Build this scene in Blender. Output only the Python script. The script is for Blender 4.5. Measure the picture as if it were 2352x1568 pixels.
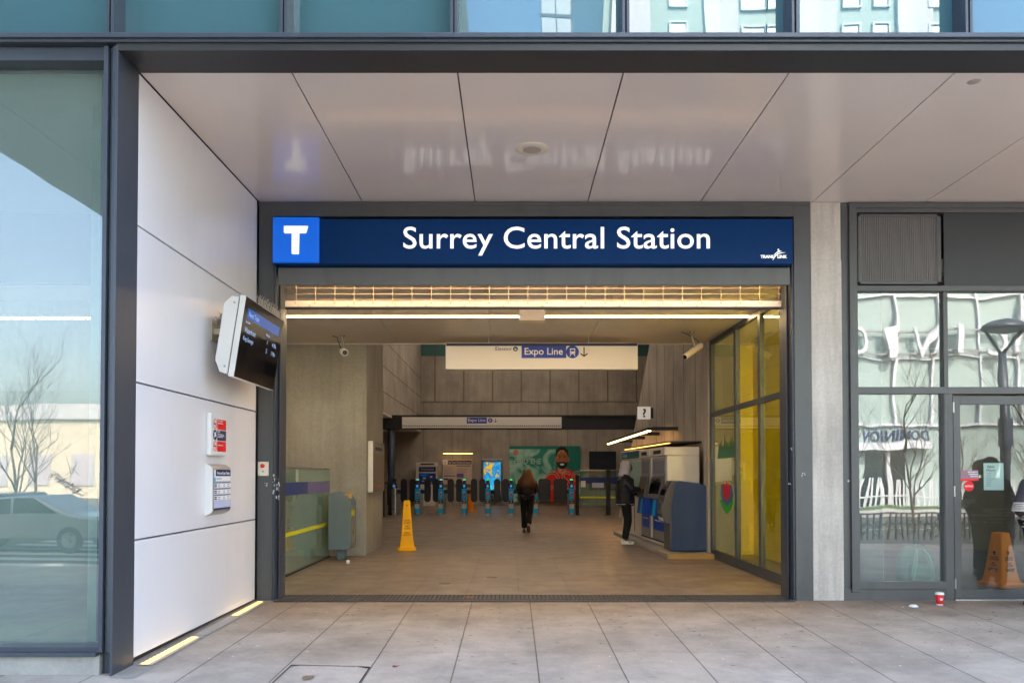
import bpy, bmesh, math, random
from mathutils import Vector, Matrix
random.seed(7)
R = math.radians
for o in list(bpy.data.objects): bpy.data.objects.remove(o)
SC = bpy.context.scene
COL = SC.collection

# ------------------------------------------------------------------ camera, sky, sun, exposure
PITCH = R(1.2); F = 1880.0; HOR = 1090.0; CZ = 1.47
cd = bpy.data.cameras.new('camera'); cam = bpy.data.objects.new('camera', cd); COL.objects.link(cam)
cam.location = (0, 0, CZ); cam.rotation_euler = (R(90) + PITCH, 0, 0)
cd.sensor_width = 36; cd.lens = 36 * F / 2352
cd.shift_y = (HOR - F * math.tan(PITCH) - 784) / 2352
cd.clip_start = .05; cd.clip_end = 2000
SC.camera = cam
SUN_EL, SUN_AZ = R(47), R(25)          # azimuth clockwise from +Y: the sun stands behind the station
w = bpy.data.worlds.new('World'); SC.world = w; w.use_nodes = True
nt = w.node_tree; bg = nt.nodes['Background']
sky = nt.nodes.new('ShaderNodeTexSky'); sky.sky_type = 'NISHITA'; sky.sun_disc = False
sky.sun_elevation = SUN_EL; sky.sun_rotation = SUN_AZ; sky.dust_density = 4.0; sky.air_density = 1.0
nt.links.new(sky.outputs[0], bg.inputs[0]); bg.inputs[1].default_value = .15
sd = bpy.data.lights.new('sun', 'SUN'); sd.energy = 2.2; sd.angle = R(.5); sd.color = (1, .93, .84)
sun = bpy.data.objects.new('sun', sd); COL.objects.link(sun)
sv = Vector((math.sin(SUN_AZ) * math.cos(SUN_EL), math.cos(SUN_AZ) * math.cos(SUN_EL), math.sin(SUN_EL)))
sun.rotation_euler = (-sv).to_track_quat('-Z', 'Y').to_euler(); sun.location = (0, 0, 60)
SC.view_settings.view_transform = 'Standard'; SC.view_settings.look = 'None'
SC.view_settings.gamma = 1; SC.view_settings.use_curve_mapping = False
SC.view_settings.exposure = 3.25
SC.cycles.max_bounces = 9; SC.cycles.diffuse_bounces = 5; SC.cycles.glossy_bounces = 5
SC.cycles.transparent_max_bounces = 10; SC.cycles.transmission_bounces = 4
SC.cycles.caustics_reflective = False; SC.cycles.caustics_refractive = False
SC.cycles.use_denoising = True; SC.cycles.sample_clamp_indirect = 4

# ------------------------------------------------------------------ measuring helpers (photo point on a known plane -> metres)
def ray(px, py):
    u = (px - 1176) / F; v = (HOR - F * math.tan(PITCH) - py) / F
    return u, math.cos(PITCH) - v * math.sin(PITCH), math.sin(PITCH) + v * math.cos(PITCH)
def X(px, Y, py=1090): d = ray(px, py); return d[0] * Y / d[1]
def Z(py, Y, px=1176): d = ray(px, py); return CZ + d[2] * Y / d[1]

# ------------------------------------------------------------------ materials
def lin(c): c /= 255.; return c / 12.92 if c <= .04045 else ((c + .055) / 1.055) ** 2.4
def S(r, g, b): return (lin(r), lin(g), lin(b), 1)
def mat(name, col, rough=.5, metal=0., var=.08, vscale=3., bump=0., bscale=40., emit=None, estr=0., spec=.5, coat=0., dirt=0.):
    m = bpy.data.materials.new(name); m.use_nodes = True; n = m.node_tree.nodes; L = m.node_tree.links
    b = n['Principled BSDF']; b.inputs['Roughness'].default_value = rough; b.inputs['Metallic'].default_value = metal
    b.inputs['Specular IOR Level'].default_value = spec; b.inputs['Coat Weight'].default_value = coat
    b.inputs['Base Color'].default_value = col
    tc = n.new('ShaderNodeTexCoord')
    if var > 0:
        no = n.new('ShaderNodeTexNoise'); no.inputs['Scale'].default_value = vscale; no.inputs['Detail'].default_value = 5
        no.inputs['Roughness'].default_value = .6
        L.new(tc.outputs['Object'], no.inputs['Vector'])
        cr = n.new('ShaderNodeValToRGB'); cr.color_ramp.elements[0].position = .3; cr.color_ramp.elements[1].position = .7
        cr.color_ramp.elements[0].color = tuple(c * (1 - var) for c in col[:3]) + (1,)
        cr.color_ramp.elements[1].color = tuple(min(1, c * (1 + var)) for c in col[:3]) + (1,)
        L.new(no.outputs['Fac'], cr.inputs[0]); out = cr.outputs[0]
        if dirt > 0:
            n2 = n.new('ShaderNodeTexNoise'); n2.inputs['Scale'].default_value = vscale * 2.7; n2.inputs['Detail'].default_value = 8
            mp = n.new('ShaderNodeMapping'); mp.inputs['Scale'].default_value = (1, 1, .35)
            L.new(tc.outputs['Object'], mp.inputs[0]); L.new(mp.outputs[0], n2.inputs['Vector'])
            c2 = n.new('ShaderNodeValToRGB'); c2.color_ramp.elements[0].position = .52; c2.color_ramp.elements[1].position = .72
            c2.color_ramp.elements[0].color = (1, 1, 1, 1); c2.color_ramp.elements[1].color = (1 - dirt, 1 - dirt, 1 - dirt * 1.05, 1)
            mx = n.new('ShaderNodeMixRGB'); mx.blend_type = 'MULTIPLY'; mx.inputs[0].default_value = 1
            L.new(n2.outputs['Fac'], c2.inputs[0]); L.new(out, mx.inputs[1]); L.new(c2.outputs[0], mx.inputs[2]); out = mx.outputs[0]
        L.new(out, b.inputs['Base Color'])
        rr = n.new('ShaderNodeMapRange'); rr.inputs[3].default_value = max(.02, rough - .06); rr.inputs[4].default_value = min(1, rough + .08)
        L.new(no.outputs['Fac'], rr.inputs[0]); L.new(rr.outputs[0], b.inputs['Roughness'])
    if bump > 0:
        nb = n.new('ShaderNodeTexNoise'); nb.inputs['Scale'].default_value = bscale; nb.inputs['Detail'].default_value = 4
        L.new(tc.outputs['Object'], nb.inputs['Vector'])
        bp = n.new('ShaderNodeBump'); bp.inputs['Strength'].default_value = bump; bp.inputs['Distance'].default_value = .01
        L.new(nb.outputs['Fac'], bp.inputs['Height']); L.new(bp.outputs[0], b.inputs['Normal'])
    if emit:
        b.inputs['Emission Color'].default_value = emit; b.inputs['Emission Strength'].default_value = estr
    return m
def concrete(name, col, stain=.35, joints=None, grain=.5, streak=.3):
    m = bpy.data.materials.new(name); m.use_nodes = True; n = m.node_tree.nodes; L = m.node_tree.links
    b = n['Principled BSDF']; b.inputs['Roughness'].default_value = .8
    g = n.new('ShaderNodeNewGeometry')
    def noise(sc, det, ro, vec):
        t = n.new('ShaderNodeTexNoise'); t.inputs['Scale'].default_value = sc; t.inputs['Detail'].default_value = det; t.inputs['Roughness'].default_value = ro
        L.new(vec, t.inputs['Vector']); return t.outputs['Fac']
    def ramp(fac, p0, p1, c0, c1):
        r = n.new('ShaderNodeValToRGB'); r.color_ramp.elements[0].position = p0; r.color_ramp.elements[1].position = p1
        r.color_ramp.elements[0].color = (c0, c0, c0, 1); r.color_ramp.elements[1].color = (c1, c1, c1, 1)
        L.new(fac, r.inputs[0]); return r.outputs[0]
    def mul(a, c):
        x = n.new('ShaderNodeMixRGB'); x.blend_type = 'MULTIPLY'; x.inputs[0].default_value = 1
        L.new(a, x.inputs[1]); L.new(c, x.inputs[2]); return x.outputs[0]
    base = n.new('ShaderNodeRGB'); base.outputs[0].default_value = col
    o = mul(base.outputs[0], ramp(noise(.9, 6, .6, g.outputs['Position']), .35, .65, 1 - stain, 1 + stain * .35))
    mp = n.new('ShaderNodeMapping'); mp.inputs['Scale'].default_value = (5, 5, .35); L.new(g.outputs['Position'], mp.inputs[0])
    o = mul(o, ramp(noise(1.3, 6, .7, mp.outputs[0]), .45, .75, 1, 1 - streak))
    o = mul(o, ramp(noise(26, 4, .7, g.outputs['Position']), .3, .7, 1 - .22 * grain, 1 + .2 * grain))
    v = n.new('ShaderNodeTexVoronoi'); v.inputs['Scale'].default_value = 38; L.new(g.outputs['Position'], v.inputs['Vector'])
    o = mul(o, ramp(v.outputs['Distance'], .06, .12, .72, 1))
    L.new(o, b.inputs['Base Color'])
    bp = n.new('ShaderNodeBump'); bp.inputs['Strength'].default_value = .25; bp.inputs['Distance'].default_value = .006
    L.new(noise(45, 5, .7, g.outputs['Position']), bp.inputs['Height']); L.new(bp.outputs[0], b.inputs['Normal'])
    return m
def paving(name, col, x0, sx, y0, sy, tint, jw=.0045, fade_y=1., stainamt=.35, rough=.55, grime_shade=None, jfac=.85):
    m = bpy.data.materials.new(name); m.use_nodes = True; n = m.node_tree.nodes; L = m.node_tree.links
    b = n['Principled BSDF']; g = n.new('ShaderNodeNewGeometry'); sp = n.new('ShaderNodeSeparateXYZ'); L.new(g.outputs['Position'], sp.inputs[0])
    def M(op, a, c=None, clamp=False):
        k = n.new('ShaderNodeMath'); k.operation = op; k.use_clamp = clamp
        for i, q in enumerate((a, c)):
            if q is None: continue
            if isinstance(q, (int, float)): k.inputs[i].default_value = q
            else: L.new(q, k.inputs[i])
        return k.outputs[0]
    def noise(sc, det, ro, vec=g.outputs['Position'], dist=0):
        t = n.new('ShaderNodeTexNoise'); t.inputs['Scale'].default_value = sc; t.inputs['Detail'].default_value = det; t.inputs['Roughness'].default_value = ro
        t.inputs['Distortion'].default_value = dist
        L.new(vec, t.inputs['Vector']); return t.outputs['Fac']
    def ramp(fac, p0, p1, c0, c1):
        r = n.new('ShaderNodeValToRGB'); r.color_ramp.elements[0].position = p0; r.color_ramp.elements[1].position = p1
        r.color_ramp.elements[0].color = c0 if isinstance(c0, tuple) else (c0, c0, c0, 1)
        r.color_ramp.elements[1].color = c1 if isinstance(c1, tuple) else (c1, c1, c1, 1)
        L.new(fac, r.inputs[0]); return r.outputs[0]
    def mix(f, a, c, t='MULTIPLY'):
        x = n.new('ShaderNodeMixRGB'); x.blend_type = t
        if isinstance(f, (int, float)): x.inputs[0].default_value = f
        else: L.new(f, x.inputs[0])
        for i, q in ((1, a), (2, c)):
            if isinstance(q, tuple): x.inputs[i].default_value = q
            else: L.new(q, x.inputs[i])
        return x.outputs[0]
    wob = M('MULTIPLY', M('SUBTRACT', noise(6, 3, .6), .5), .006)
    ax = M('ADD', M('SUBTRACT', sp.outputs[0], x0), wob); ay = M('ADD', M('SUBTRACT', sp.outputs[1], y0), wob)
    dx = M('PINGPONG', M('ADD', ax, 50 * sx), sx / 2); dy = M('PINGPONG', M('ADD', ay, 50 * sy), sy / 2)
    jx = ramp(dx, jw / 1.0, jw * 2.0, 1., 0.); jy = ramp(dy, jw * .5, jw * 1.5, fade_y, 0.)
    j = mix(1, jx, jy, 'LIGHTEN')
    cx = n.new('ShaderNodeCombineXYZ'); L.new(M('FLOOR', M('DIVIDE', ax, sx)), cx.inputs[0]); L.new(M('FLOOR', M('DIVIDE', ay, sy)), cx.inputs[1])
    wn = n.new('ShaderNodeTexWhiteNoise'); L.new(cx.outputs[0], wn.inputs['Vector'])
    o = mix(ramp(noise(.8, 5, .6), .3, .7, 0., 1.), col, tint, 'MIX')
    o = mix(1, o, ramp(wn.outputs['Value'], 0, 1, .93, 1.05))
    o = mix(1, o, ramp(noise(1.1, 10, .74, dist=.15), .4, .72, 1., 1 - stainamt))
    st = n.new('ShaderNodeMapping'); st.inputs['Scale'].default_value = (1, 3.2, 1); L.new(g.outputs['Position'], st.inputs[0])
    o = mix(1, o, ramp(noise(7.5, 6, .72, st.outputs[0], .1), .63, .72, 1., 1 - stainamt * .8))
    o = mix(1, o, ramp(noise(70, 4, .8), .25, .75, .82, 1.12))
    vo = n.new('ShaderNodeTexVoronoi'); vo.inputs['Scale'].default_value = 2.6; L.new(g.outputs['Position'], vo.inputs['Vector'])
    o = mix(1, o, ramp(vo.outputs['Distance'], .03, .065, .5, 1.))
    v2 = n.new('ShaderNodeTexVoronoi'); v2.inputs['Scale'].default_value = 1.9
    mo = n.new('ShaderNodeMapping'); mo.inputs['Location'].default_value = (3.3, 8.1, 0); L.new(g.outputs['Position'], mo.inputs[0]); L.new(mo.outputs[0], v2.inputs['Vector'])
    o = mix(ramp(v2.outputs['Distance'], .022, .035, .55, 0.), o, (.75, .72, .68, 1), 'MIX')
    if grime_shade:   # dirt plus entrance shade painted into the colour towards the threshold, broken by noise
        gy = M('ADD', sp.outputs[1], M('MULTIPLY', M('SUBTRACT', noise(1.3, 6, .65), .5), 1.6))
        mr = n.new('ShaderNodeMapRange'); mr.interpolation_type = 'SMOOTHSTEP'; mr.inputs[1].default_value = grime_shade[0]; mr.inputs[2].default_value = grime_shade[1]; L.new(gy, mr.inputs[0])
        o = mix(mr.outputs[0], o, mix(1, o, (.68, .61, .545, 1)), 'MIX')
    o = mix(M('MULTIPLY', j, jfac), o, (.05, .04, .032, 1), 'MIX')
    L.new(o, b.inputs['Base Color'])
    L.new(ramp(noise(2.3, 6, .6), .3, .7, rough - .08, rough + .15), b.inputs['Roughness'])
    bp = n.new('ShaderNodeBump'); bp.inputs['Strength'].default_value = .35; bp.inputs['Distance'].default_value = .006
    hh = M('SUBTRACT', M('MULTIPLY', noise(90, 3, .7), .25), j); L.new(hh, bp.inputs['Height']); L.new(bp.outputs[0], b.inputs['Normal'])
    return m
def glass(name, tint, refl, wave=0., rough=0., wscale=.8, gcol=(1, 1, 1, 1), back=None, film=0.):
    m = bpy.data.materials.new(name); m.use_nodes = True; n = m.node_tree.nodes; L = m.node_tree.links
    n.remove(n['Principled BSDF']); out = n['Material Output']
    if back: t = n.new('ShaderNodeBsdfDiffuse'); t.inputs[0].default_value = back
    else: t = n.new('ShaderNodeBsdfTransparent'); t.inputs[0].default_value = tint
    gl = n.new('ShaderNodeBsdfGlossy'); gl.inputs['Roughness'].default_value = rough; gl.inputs[0].default_value = gcol
    fr = n.new('ShaderNodeFresnel'); fr.inputs[0].default_value = 1.5
    ad = n.new('ShaderNodeMath'); ad.operation = 'ADD'; ad.use_clamp = True; ad.inputs[1].default_value = refl; L.new(fr.outputs[0], ad.inputs[0])
    if wave > 0:
        g = n.new('ShaderNodeNewGeometry'); no = n.new('ShaderNodeTexNoise'); no.inputs['Scale'].default_value = wscale; no.inputs['Detail'].default_value = 1.5
        mp = n.new('ShaderNodeMapping'); mp.inputs['Scale'].default_value = (1.6, 1, 1); L.new(g.outputs['Position'], mp.inputs[0]); L.new(mp.outputs[0], no.inputs['Vector'])
        bp = n.new('ShaderNodeBump'); bp.inputs['Strength'].default_value = 1; bp.inputs['Distance'].default_value = wave
        L.new(no.outputs['Fac'], bp.inputs['Height']); L.new(bp.outputs[0], gl.inputs['Normal'])
    ge = n.new('ShaderNodeNewGeometry'); om = n.new('ShaderNodeMath'); om.operation = 'SUBTRACT'; om.inputs[0].default_value = 1; L.new(ge.outputs['Backfacing'], om.inputs[1])
    mu = n.new('ShaderNodeMath'); mu.operation = 'MULTIPLY'; L.new(ad.outputs[0], mu.inputs[0]); L.new(om.outputs[0], mu.inputs[1])
    mx = n.new('ShaderNodeMixShader'); L.new(mu.outputs[0], mx.inputs[0]); L.new(t.outputs[0], mx.inputs[1]); L.new(gl.outputs[0], mx.inputs[2])
    o_ = mx.outputs[0]
    if film:
        df = n.new('ShaderNodeBsdfDiffuse'); df.inputs[0].default_value = (.6, .72, .72, 1); m2 = n.new('ShaderNodeMixShader')
        tc = n.new('ShaderNodeNewGeometry'); nn_ = n.new('ShaderNodeTexNoise'); nn_.inputs['Scale'].default_value = 2.2; nn_.inputs['Detail'].default_value = 5; L.new(tc.outputs['Position'], nn_.inputs['Vector'])
        mr = n.new('ShaderNodeMapRange'); mr.inputs[3].default_value = film * .7; mr.inputs[4].default_value = film * 1.3; L.new(nn_.outputs['Fac'], mr.inputs[0])
        L.new(mr.outputs[0], m2.inputs[0]); L.new(o_, m2.inputs[1]); L.new(df.outputs[0], m2.inputs[2]); o_ = m2.outputs[0]
    L.new(o_, out.inputs[0]); return m
def lamp(name, col, s):
    m = bpy.data.materials.new(name); m.use_nodes = True; n = m.node_tree.nodes
    b = n['Principled BSDF']; b.inputs['Base Color'].default_value = (.8, .7, .5, 1)
    b.inputs['Emission Color'].default_value = col; b.inputs['Emission Strength'].default_value = s
    tc = n.new('ShaderNodeTexCoord'); no = n.new('ShaderNodeTexNoise'); no.inputs['Scale'].default_value = 2
    mr = n.new('ShaderNodeMapRange'); mr.inputs[3].default_value = s * .93; mr.inputs[4].default_value = s * 1.07
    m.node_tree.links.new(tc.outputs['Object'], no.inputs['Vector']); m.node_tree.links.new(no.outputs['Fac'], mr.inputs[0]); m.node_tree.links.new(mr.outputs[0], b.inputs['Emission Strength'])
    return m
def picture(name, stops, scale=3., rough=.4, emit=0., detail=3, stretch=(1, 1, 1), dist=1.):
    """a print or screen whose motif is patches of several colours"""
    m = bpy.data.materials.new(name); m.use_nodes = True; n = m.node_tree.nodes; L = m.node_tree.links
    b = n['Principled BSDF']; b.inputs['Roughness'].default_value = rough
    tc = n.new('ShaderNodeTexCoord'); mp = n.new('ShaderNodeMapping'); mp.inputs['Scale'].default_value = stretch
    no = n.new('ShaderNodeTexNoise'); no.inputs['Scale'].default_value = scale; no.inputs['Detail'].default_value = detail; no.inputs['Distortion'].default_value = dist
    L.new(tc.outputs['Object'], mp.inputs[0]); L.new(mp.outputs[0], no.inputs['Vector'])
    r = n.new('ShaderNodeValToRGB'); r.color_ramp.interpolation = 'EASE'
    while len(r.color_ramp.elements) < len(stops): r.color_ramp.elements.new(.5)
    for e, (p, c) in zip(r.color_ramp.elements, stops): e.position = p; e.color = c
    L.new(no.outputs['Fac'], r.inputs[0]); L.new(r.outputs[0], b.inputs['Base Color'])
    if emit: L.new(r.outputs[0], b.inputs['Emission Color']); b.inputs['Emission Strength'].default_value = emit
    return m

M = {}
M['frame'] = mat('grey_frame_paint', S(82, 82, 82), .42, .15, .07, 2., .03, 60, dirt=.12)
M['frame_dark'] = mat('dark_frame_paint', S(50, 51, 54), .45, .1, .07, 2., .03, 60)
M['fin'] = mat('slate_steel_paint', S(62, 69, 79), .4, .2, .06, 1.5, .03, 80, dirt=.1)
M['black'] = mat('black_gap', S(18, 18, 20), .7, 0, .05)
M['white_panel'] = mat('white_wall_panel', S(222, 219, 221), .3, 0, .02, .8, .02, 3, dirt=.06)
M['soffit'] = mat('pale_soffit_panel', S(224, 213, 206), .14, 0, .03, .7, .004, 3, spec=.6)
M['navy'] = mat('navy_sign_face', S(0, 50, 104), .4, 0, .05, 1.2, spec=.15)
M['logo_blue'] = mat('bright_blue_sign_face', S(0, 92, 205), .35, 0, .03, emit=S(0, 92, 205), estr=0.069)
M['sign_white'] = mat('white_sign_letter', S(232, 236, 235), .4, 0, .01, emit=(1, 1, .97, 1), estr=0.077)
M['white'] = mat('white_paint', S(222, 220, 216), .45, 0, .04)
M['print_white'] = mat('white_print', S(235, 235, 235), .5, 0, .01)
M['print_black'] = mat('black_print', S(25, 25, 28), .5, 0, .02)
M['print_navy'] = mat('navy_print', S(22, 38, 84), .45, 0, .03)
M['print_blue'] = mat('blue_print', S(12, 70, 185), .4, 0, .03)
M['print_red'] = mat('red_print', S(226, 14, 22), .42, 0, .03)
M['print_lilac'] = mat('pale_lilac_print', S(190, 198, 226), .35, 0, .02)
M['print_grey'] = mat('grey_print', S(120, 122, 135), .45, 0, .04)
M['cyan'] = mat('cyan_gate_wrap', S(20, 176, 244), .35, 0, .05)
M['concrete_out'] = concrete('pale_cast_concrete', S(206, 197, 187), .22, streak=.35)
M['concrete_in'] = concrete('board_marked_concrete', S(170, 162, 152), .25, streak=.25)
M['concrete_pier'] = concrete('smooth_grey_concrete', S(156, 152, 144), .2, streak=.2)
M['plinth'] = concrete('plinth_concrete', S(172, 170, 164), .3, streak=.2)
M['ceiling_in'] = mat('matte_ceiling_panel', S(218, 211, 203), .45, 0, .05, .8)
M['strip'] = lamp('warm_strip_light', (1, .68, .37, 1), 6.5)
M['strip_out'] = lamp('floor_strip_light', (1, .60, .12, 1), .34)
M['amber_edge'] = lamp('amber_light_edge', (1, .5, .12, 1), .11)
M['alu'] = mat('brushed_aluminium', S(190, 188, 184), .35, .7, .06, 8)
M['steel'] = mat('stainless_steel', S(170, 168, 165), .28, .9, .08, 6)
M['galv'] = mat('galvanised_rod', S(190, 178, 160), .4, .5, .08, 12)
M['roller'] = mat('roller_grille_bar', S(214, 206, 194), .45, .2, .08, 5, dirt=.15)
M['rubber'] = mat('black_rubber', S(34, 34, 37), .6, 0, .1, 8)
M['paddle'] = mat('dark_gate_paddle', S(24, 24, 29), .35, 0, .08, 3)
M['column_blue'] = mat('blue_grey_column_paint', S(66, 78, 96), .35, .2, .06)
M['beam_dark'] = mat('charcoal_beam_paint', S(42, 46, 54), .5, .1, .06)
M['yellow'] = mat('yellow_plastic', S(255, 184, 0), .5, 0, .03, 3, dirt=.05, spec=.2)
M['orange'] = mat('amber_plastic', S(255, 140, 0), .5, 0, .03, 3, spec=.2)
M['bin'] = mat('blue_grey_bin_paint', S(98, 112, 118), .5, .1, .06, 3, dirt=.1)
M['atm'] = mat('navy_machine_shell', S(40, 64, 104), .5, 0, .08, 5)
M['atm_face'] = mat('charcoal_machine_face', S(84, 82, 86), .45, 0, .06, 5)
M['machine'] = mat('pale_machine_casing', S(228, 222, 212), .38, .25, .05, 2, dirt=.06)
M['machine_grey'] = mat('grey_machine_face', S(150, 148, 148), .35, .35, .06, 4)
M['screen_off'] = mat('dark_glass_face', S(10, 12, 18), .06, 0, .05, spec=.8)
M['screen_text'] = mat('dim_screen_text', S(120, 150, 200), .5, 0, 0, emit=S(150, 180, 225), estr=0.061)
M['screen_blue'] = mat('lit_blue_banner', S(6, 70, 150), .1, 0, 0, emit=S(15, 120, 225), estr=0.03)
M['green_lit'] = mat('green_gate_display', S(60, 190, 120), .4, 0, 0, emit=S(70, 220, 130), estr=0.193)
M['cyan_lit'] = mat('teal_gate_display', S(90, 190, 180), .4, 0, 0, emit=S(110, 220, 205), estr=0.138)
M['ring_lit'] = mat('blue_card_reader', S(40, 90, 140), .4, 0, 0, emit=S(60, 140, 220), estr=0.083)
M['yellow_board'] = mat('yellow_hoarding', S(240, 214, 40), .5, 0, .14, 1.2, dirt=.12)
M['tan_wall'] = mat('tan_plaster', S(160, 138, 108), .7, 0, .08)
M['dark_floor'] = mat('dark_tile', S(80, 80, 82), .35, 0, .1)
M['asphalt'] = mat('asphalt', (.05, .05, .052, 1), .85, 0, .2, 1.4, .4, 120)
M['road_paint'] = mat('white_road_paint', S(215, 213, 205), .6, 0, .12, 4)
M['grass'] = mat('grass_ground', (.06, .11, .02, 1), .9, 0, .4, 3, .6, 60)
M['ground'] = mat('far_ground', (.16, .155, .14, 1), .9, 0, .2, .3)
M['hotel_glass'] = mat('pale_green_cladding', S(160, 178, 172), .25, 0, .07, .25)
M['hotel_white'] = mat('white_cladding', S(206, 208, 212), .45, 0, .03)
M['hotel_grey'] = mat('lilac_grey_cladding', S(196, 192, 200), .5, 0, .05)
M['hotel_pane'] = glass('hotel_window_pane', None, .35, back=S(160, 200, 190))
M['bark'] = mat('bark', S(92, 78, 66), .85, 0, .2, 8, .4, 30)
M['tower'] = glass('tower_curtain_glass', None, .25, back=S(60, 95, 110))
M['beige'] = mat('beige_render', S(222, 214, 192), .8, 0, .07, .5)
M['guideway'] = concrete('guideway_concrete', S(120, 128, 126), .12, streak=.1)
M['up_glass'] = glass('coated_spandrel_glass', None, .085, .006, wscale=.45, gcol=(.86, .95, .95, 1), back=S(70, 108, 116))
M['left_glass'] = glass('clear_coated_glass', (.62, .78, .74, 1), .085, .0028, wscale=.6, gcol=(1, .96, .90, 1), film=.12)
M['shop_glass'] = glass('shopfront_glass', (.75, .8, .76, 1), .115, .0036, wscale=.8, film=.05)
M['door_glass'] = glass('door_glass', (.78, .82, .78, 1), .06, .0015, wscale=1., film=.02)
M['hall_glass'] = glass('hall_window_glass', (.8, .82, .6, 1), .05)
M['rail_glass'] = glass('green_balustrade_glass', (.66, .86, .76, 1), .06, film=.11)
M['teal_film'] = mat('deep_blue_film', S(22, 52, 128), .3, 0, .05)
M['violet_film'] = mat('violet_film', S(104, 96, 158), .3, 0, .06)
M['yellow_film'] = mat('yellow_tape', S(214, 214, 10), .4, 0, .05)
M['skin_light'] = mat('skin_light', S(206, 160, 132), .5, 0, .04, 20)
M['skin_brown'] = mat('skin_brown', S(136, 92, 66), .5, 0, .04, 20)
M['hair'] = mat('auburn_hair', S(104, 62, 30), .45, 0, .3, 30, .5, 120)
M['hair_dark'] = mat('dark_hair', S(30, 24, 22), .45, 0, .2, 30, .5, 90)
M['coat'] = mat('black_jacket_cloth', S(30, 29, 36), .75, 0, .15, 12, .35, 50)
M['puffer'] = mat('black_puffer_nylon', S(26, 26, 32), .5, 0, .12, 8, .15, 30)
M['trouser'] = mat('black_trouser_cloth', S(18, 18, 20), .85, 0, .12, 12, .3, 60)
M['hood'] = mat('pale_grey_hoodie', S(186, 184, 194), .85, 0, .06, 10, .3, 80)
M['shoe'] = mat('white_leather_shoe', S(232, 232, 230), .45, 0, .04)
M['shoe_dark'] = mat('dark_shoe', S(48, 46, 48), .6, 0, .08)
M['knit'] = mat('grey_knit', S(62, 60, 66), .9, 0, .1, 20, .5, 120)
M['knit_light'] = mat('cream_stripe_knit', S(196, 190, 182), .9, 0, .06, 20, .5, 120)
M['bag'] = mat('teal_backpack_cloth', S(28, 138, 116), .7, 0, .14, 6, .3, 50)
M['bag_light'] = mat('teal_strap_webbing', S(70, 180, 156), .7, 0, .1, 6)
M['cup_red'] = mat('red_paper_cup', S(212, 24, 24), .45, 0, .03)
M['silver_car'] = mat('silver_car_paint', S(176, 180, 182), .3, .4, .03, coat=.6)
M['red_car'] = mat('red_car_paint', S(150, 20, 24), .3, .1, .03, coat=.6)
M['blue_car'] = mat('dark_blue_car_paint', S(34, 52, 84), .3, .1, .03, coat=.6)
M['car_glass'] = mat('car_window', S(24, 28, 30), .08, 0, .02, spec=.8)
M['tail'] = mat('red_tail_lamp', S(200, 20, 20), .3, 0, 0, emit=(1, .05, .03, 1), estr=0.413)
M['cream'] = mat('cream_plate', S(218, 208, 190), .45, 0, .04)
M['red_knob'] = mat('red_push_button', S(226, 26, 22), .35, 0, .02)
M['brown_leaf'] = mat('brown_leaf', S(168, 108, 66), .8, 0, .2, 20)
M['yellow_leaf'] = mat('yellow_leaf', S(176, 158, 38), .8, 0, .2, 20)
M['red_litter'] = mat('dark_red_scrap', S(130, 30, 40), .8, 0, .1)
M['dull_amber'] = mat('dull_amber_finish', S(176, 142, 84), .5, 0, .05)  # plain amber colour of the plinth edging, shelf and paper
M['scratch'] = mat('scratched_paint', S(205, 202, 205), .7, 0, .1, 30)

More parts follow.
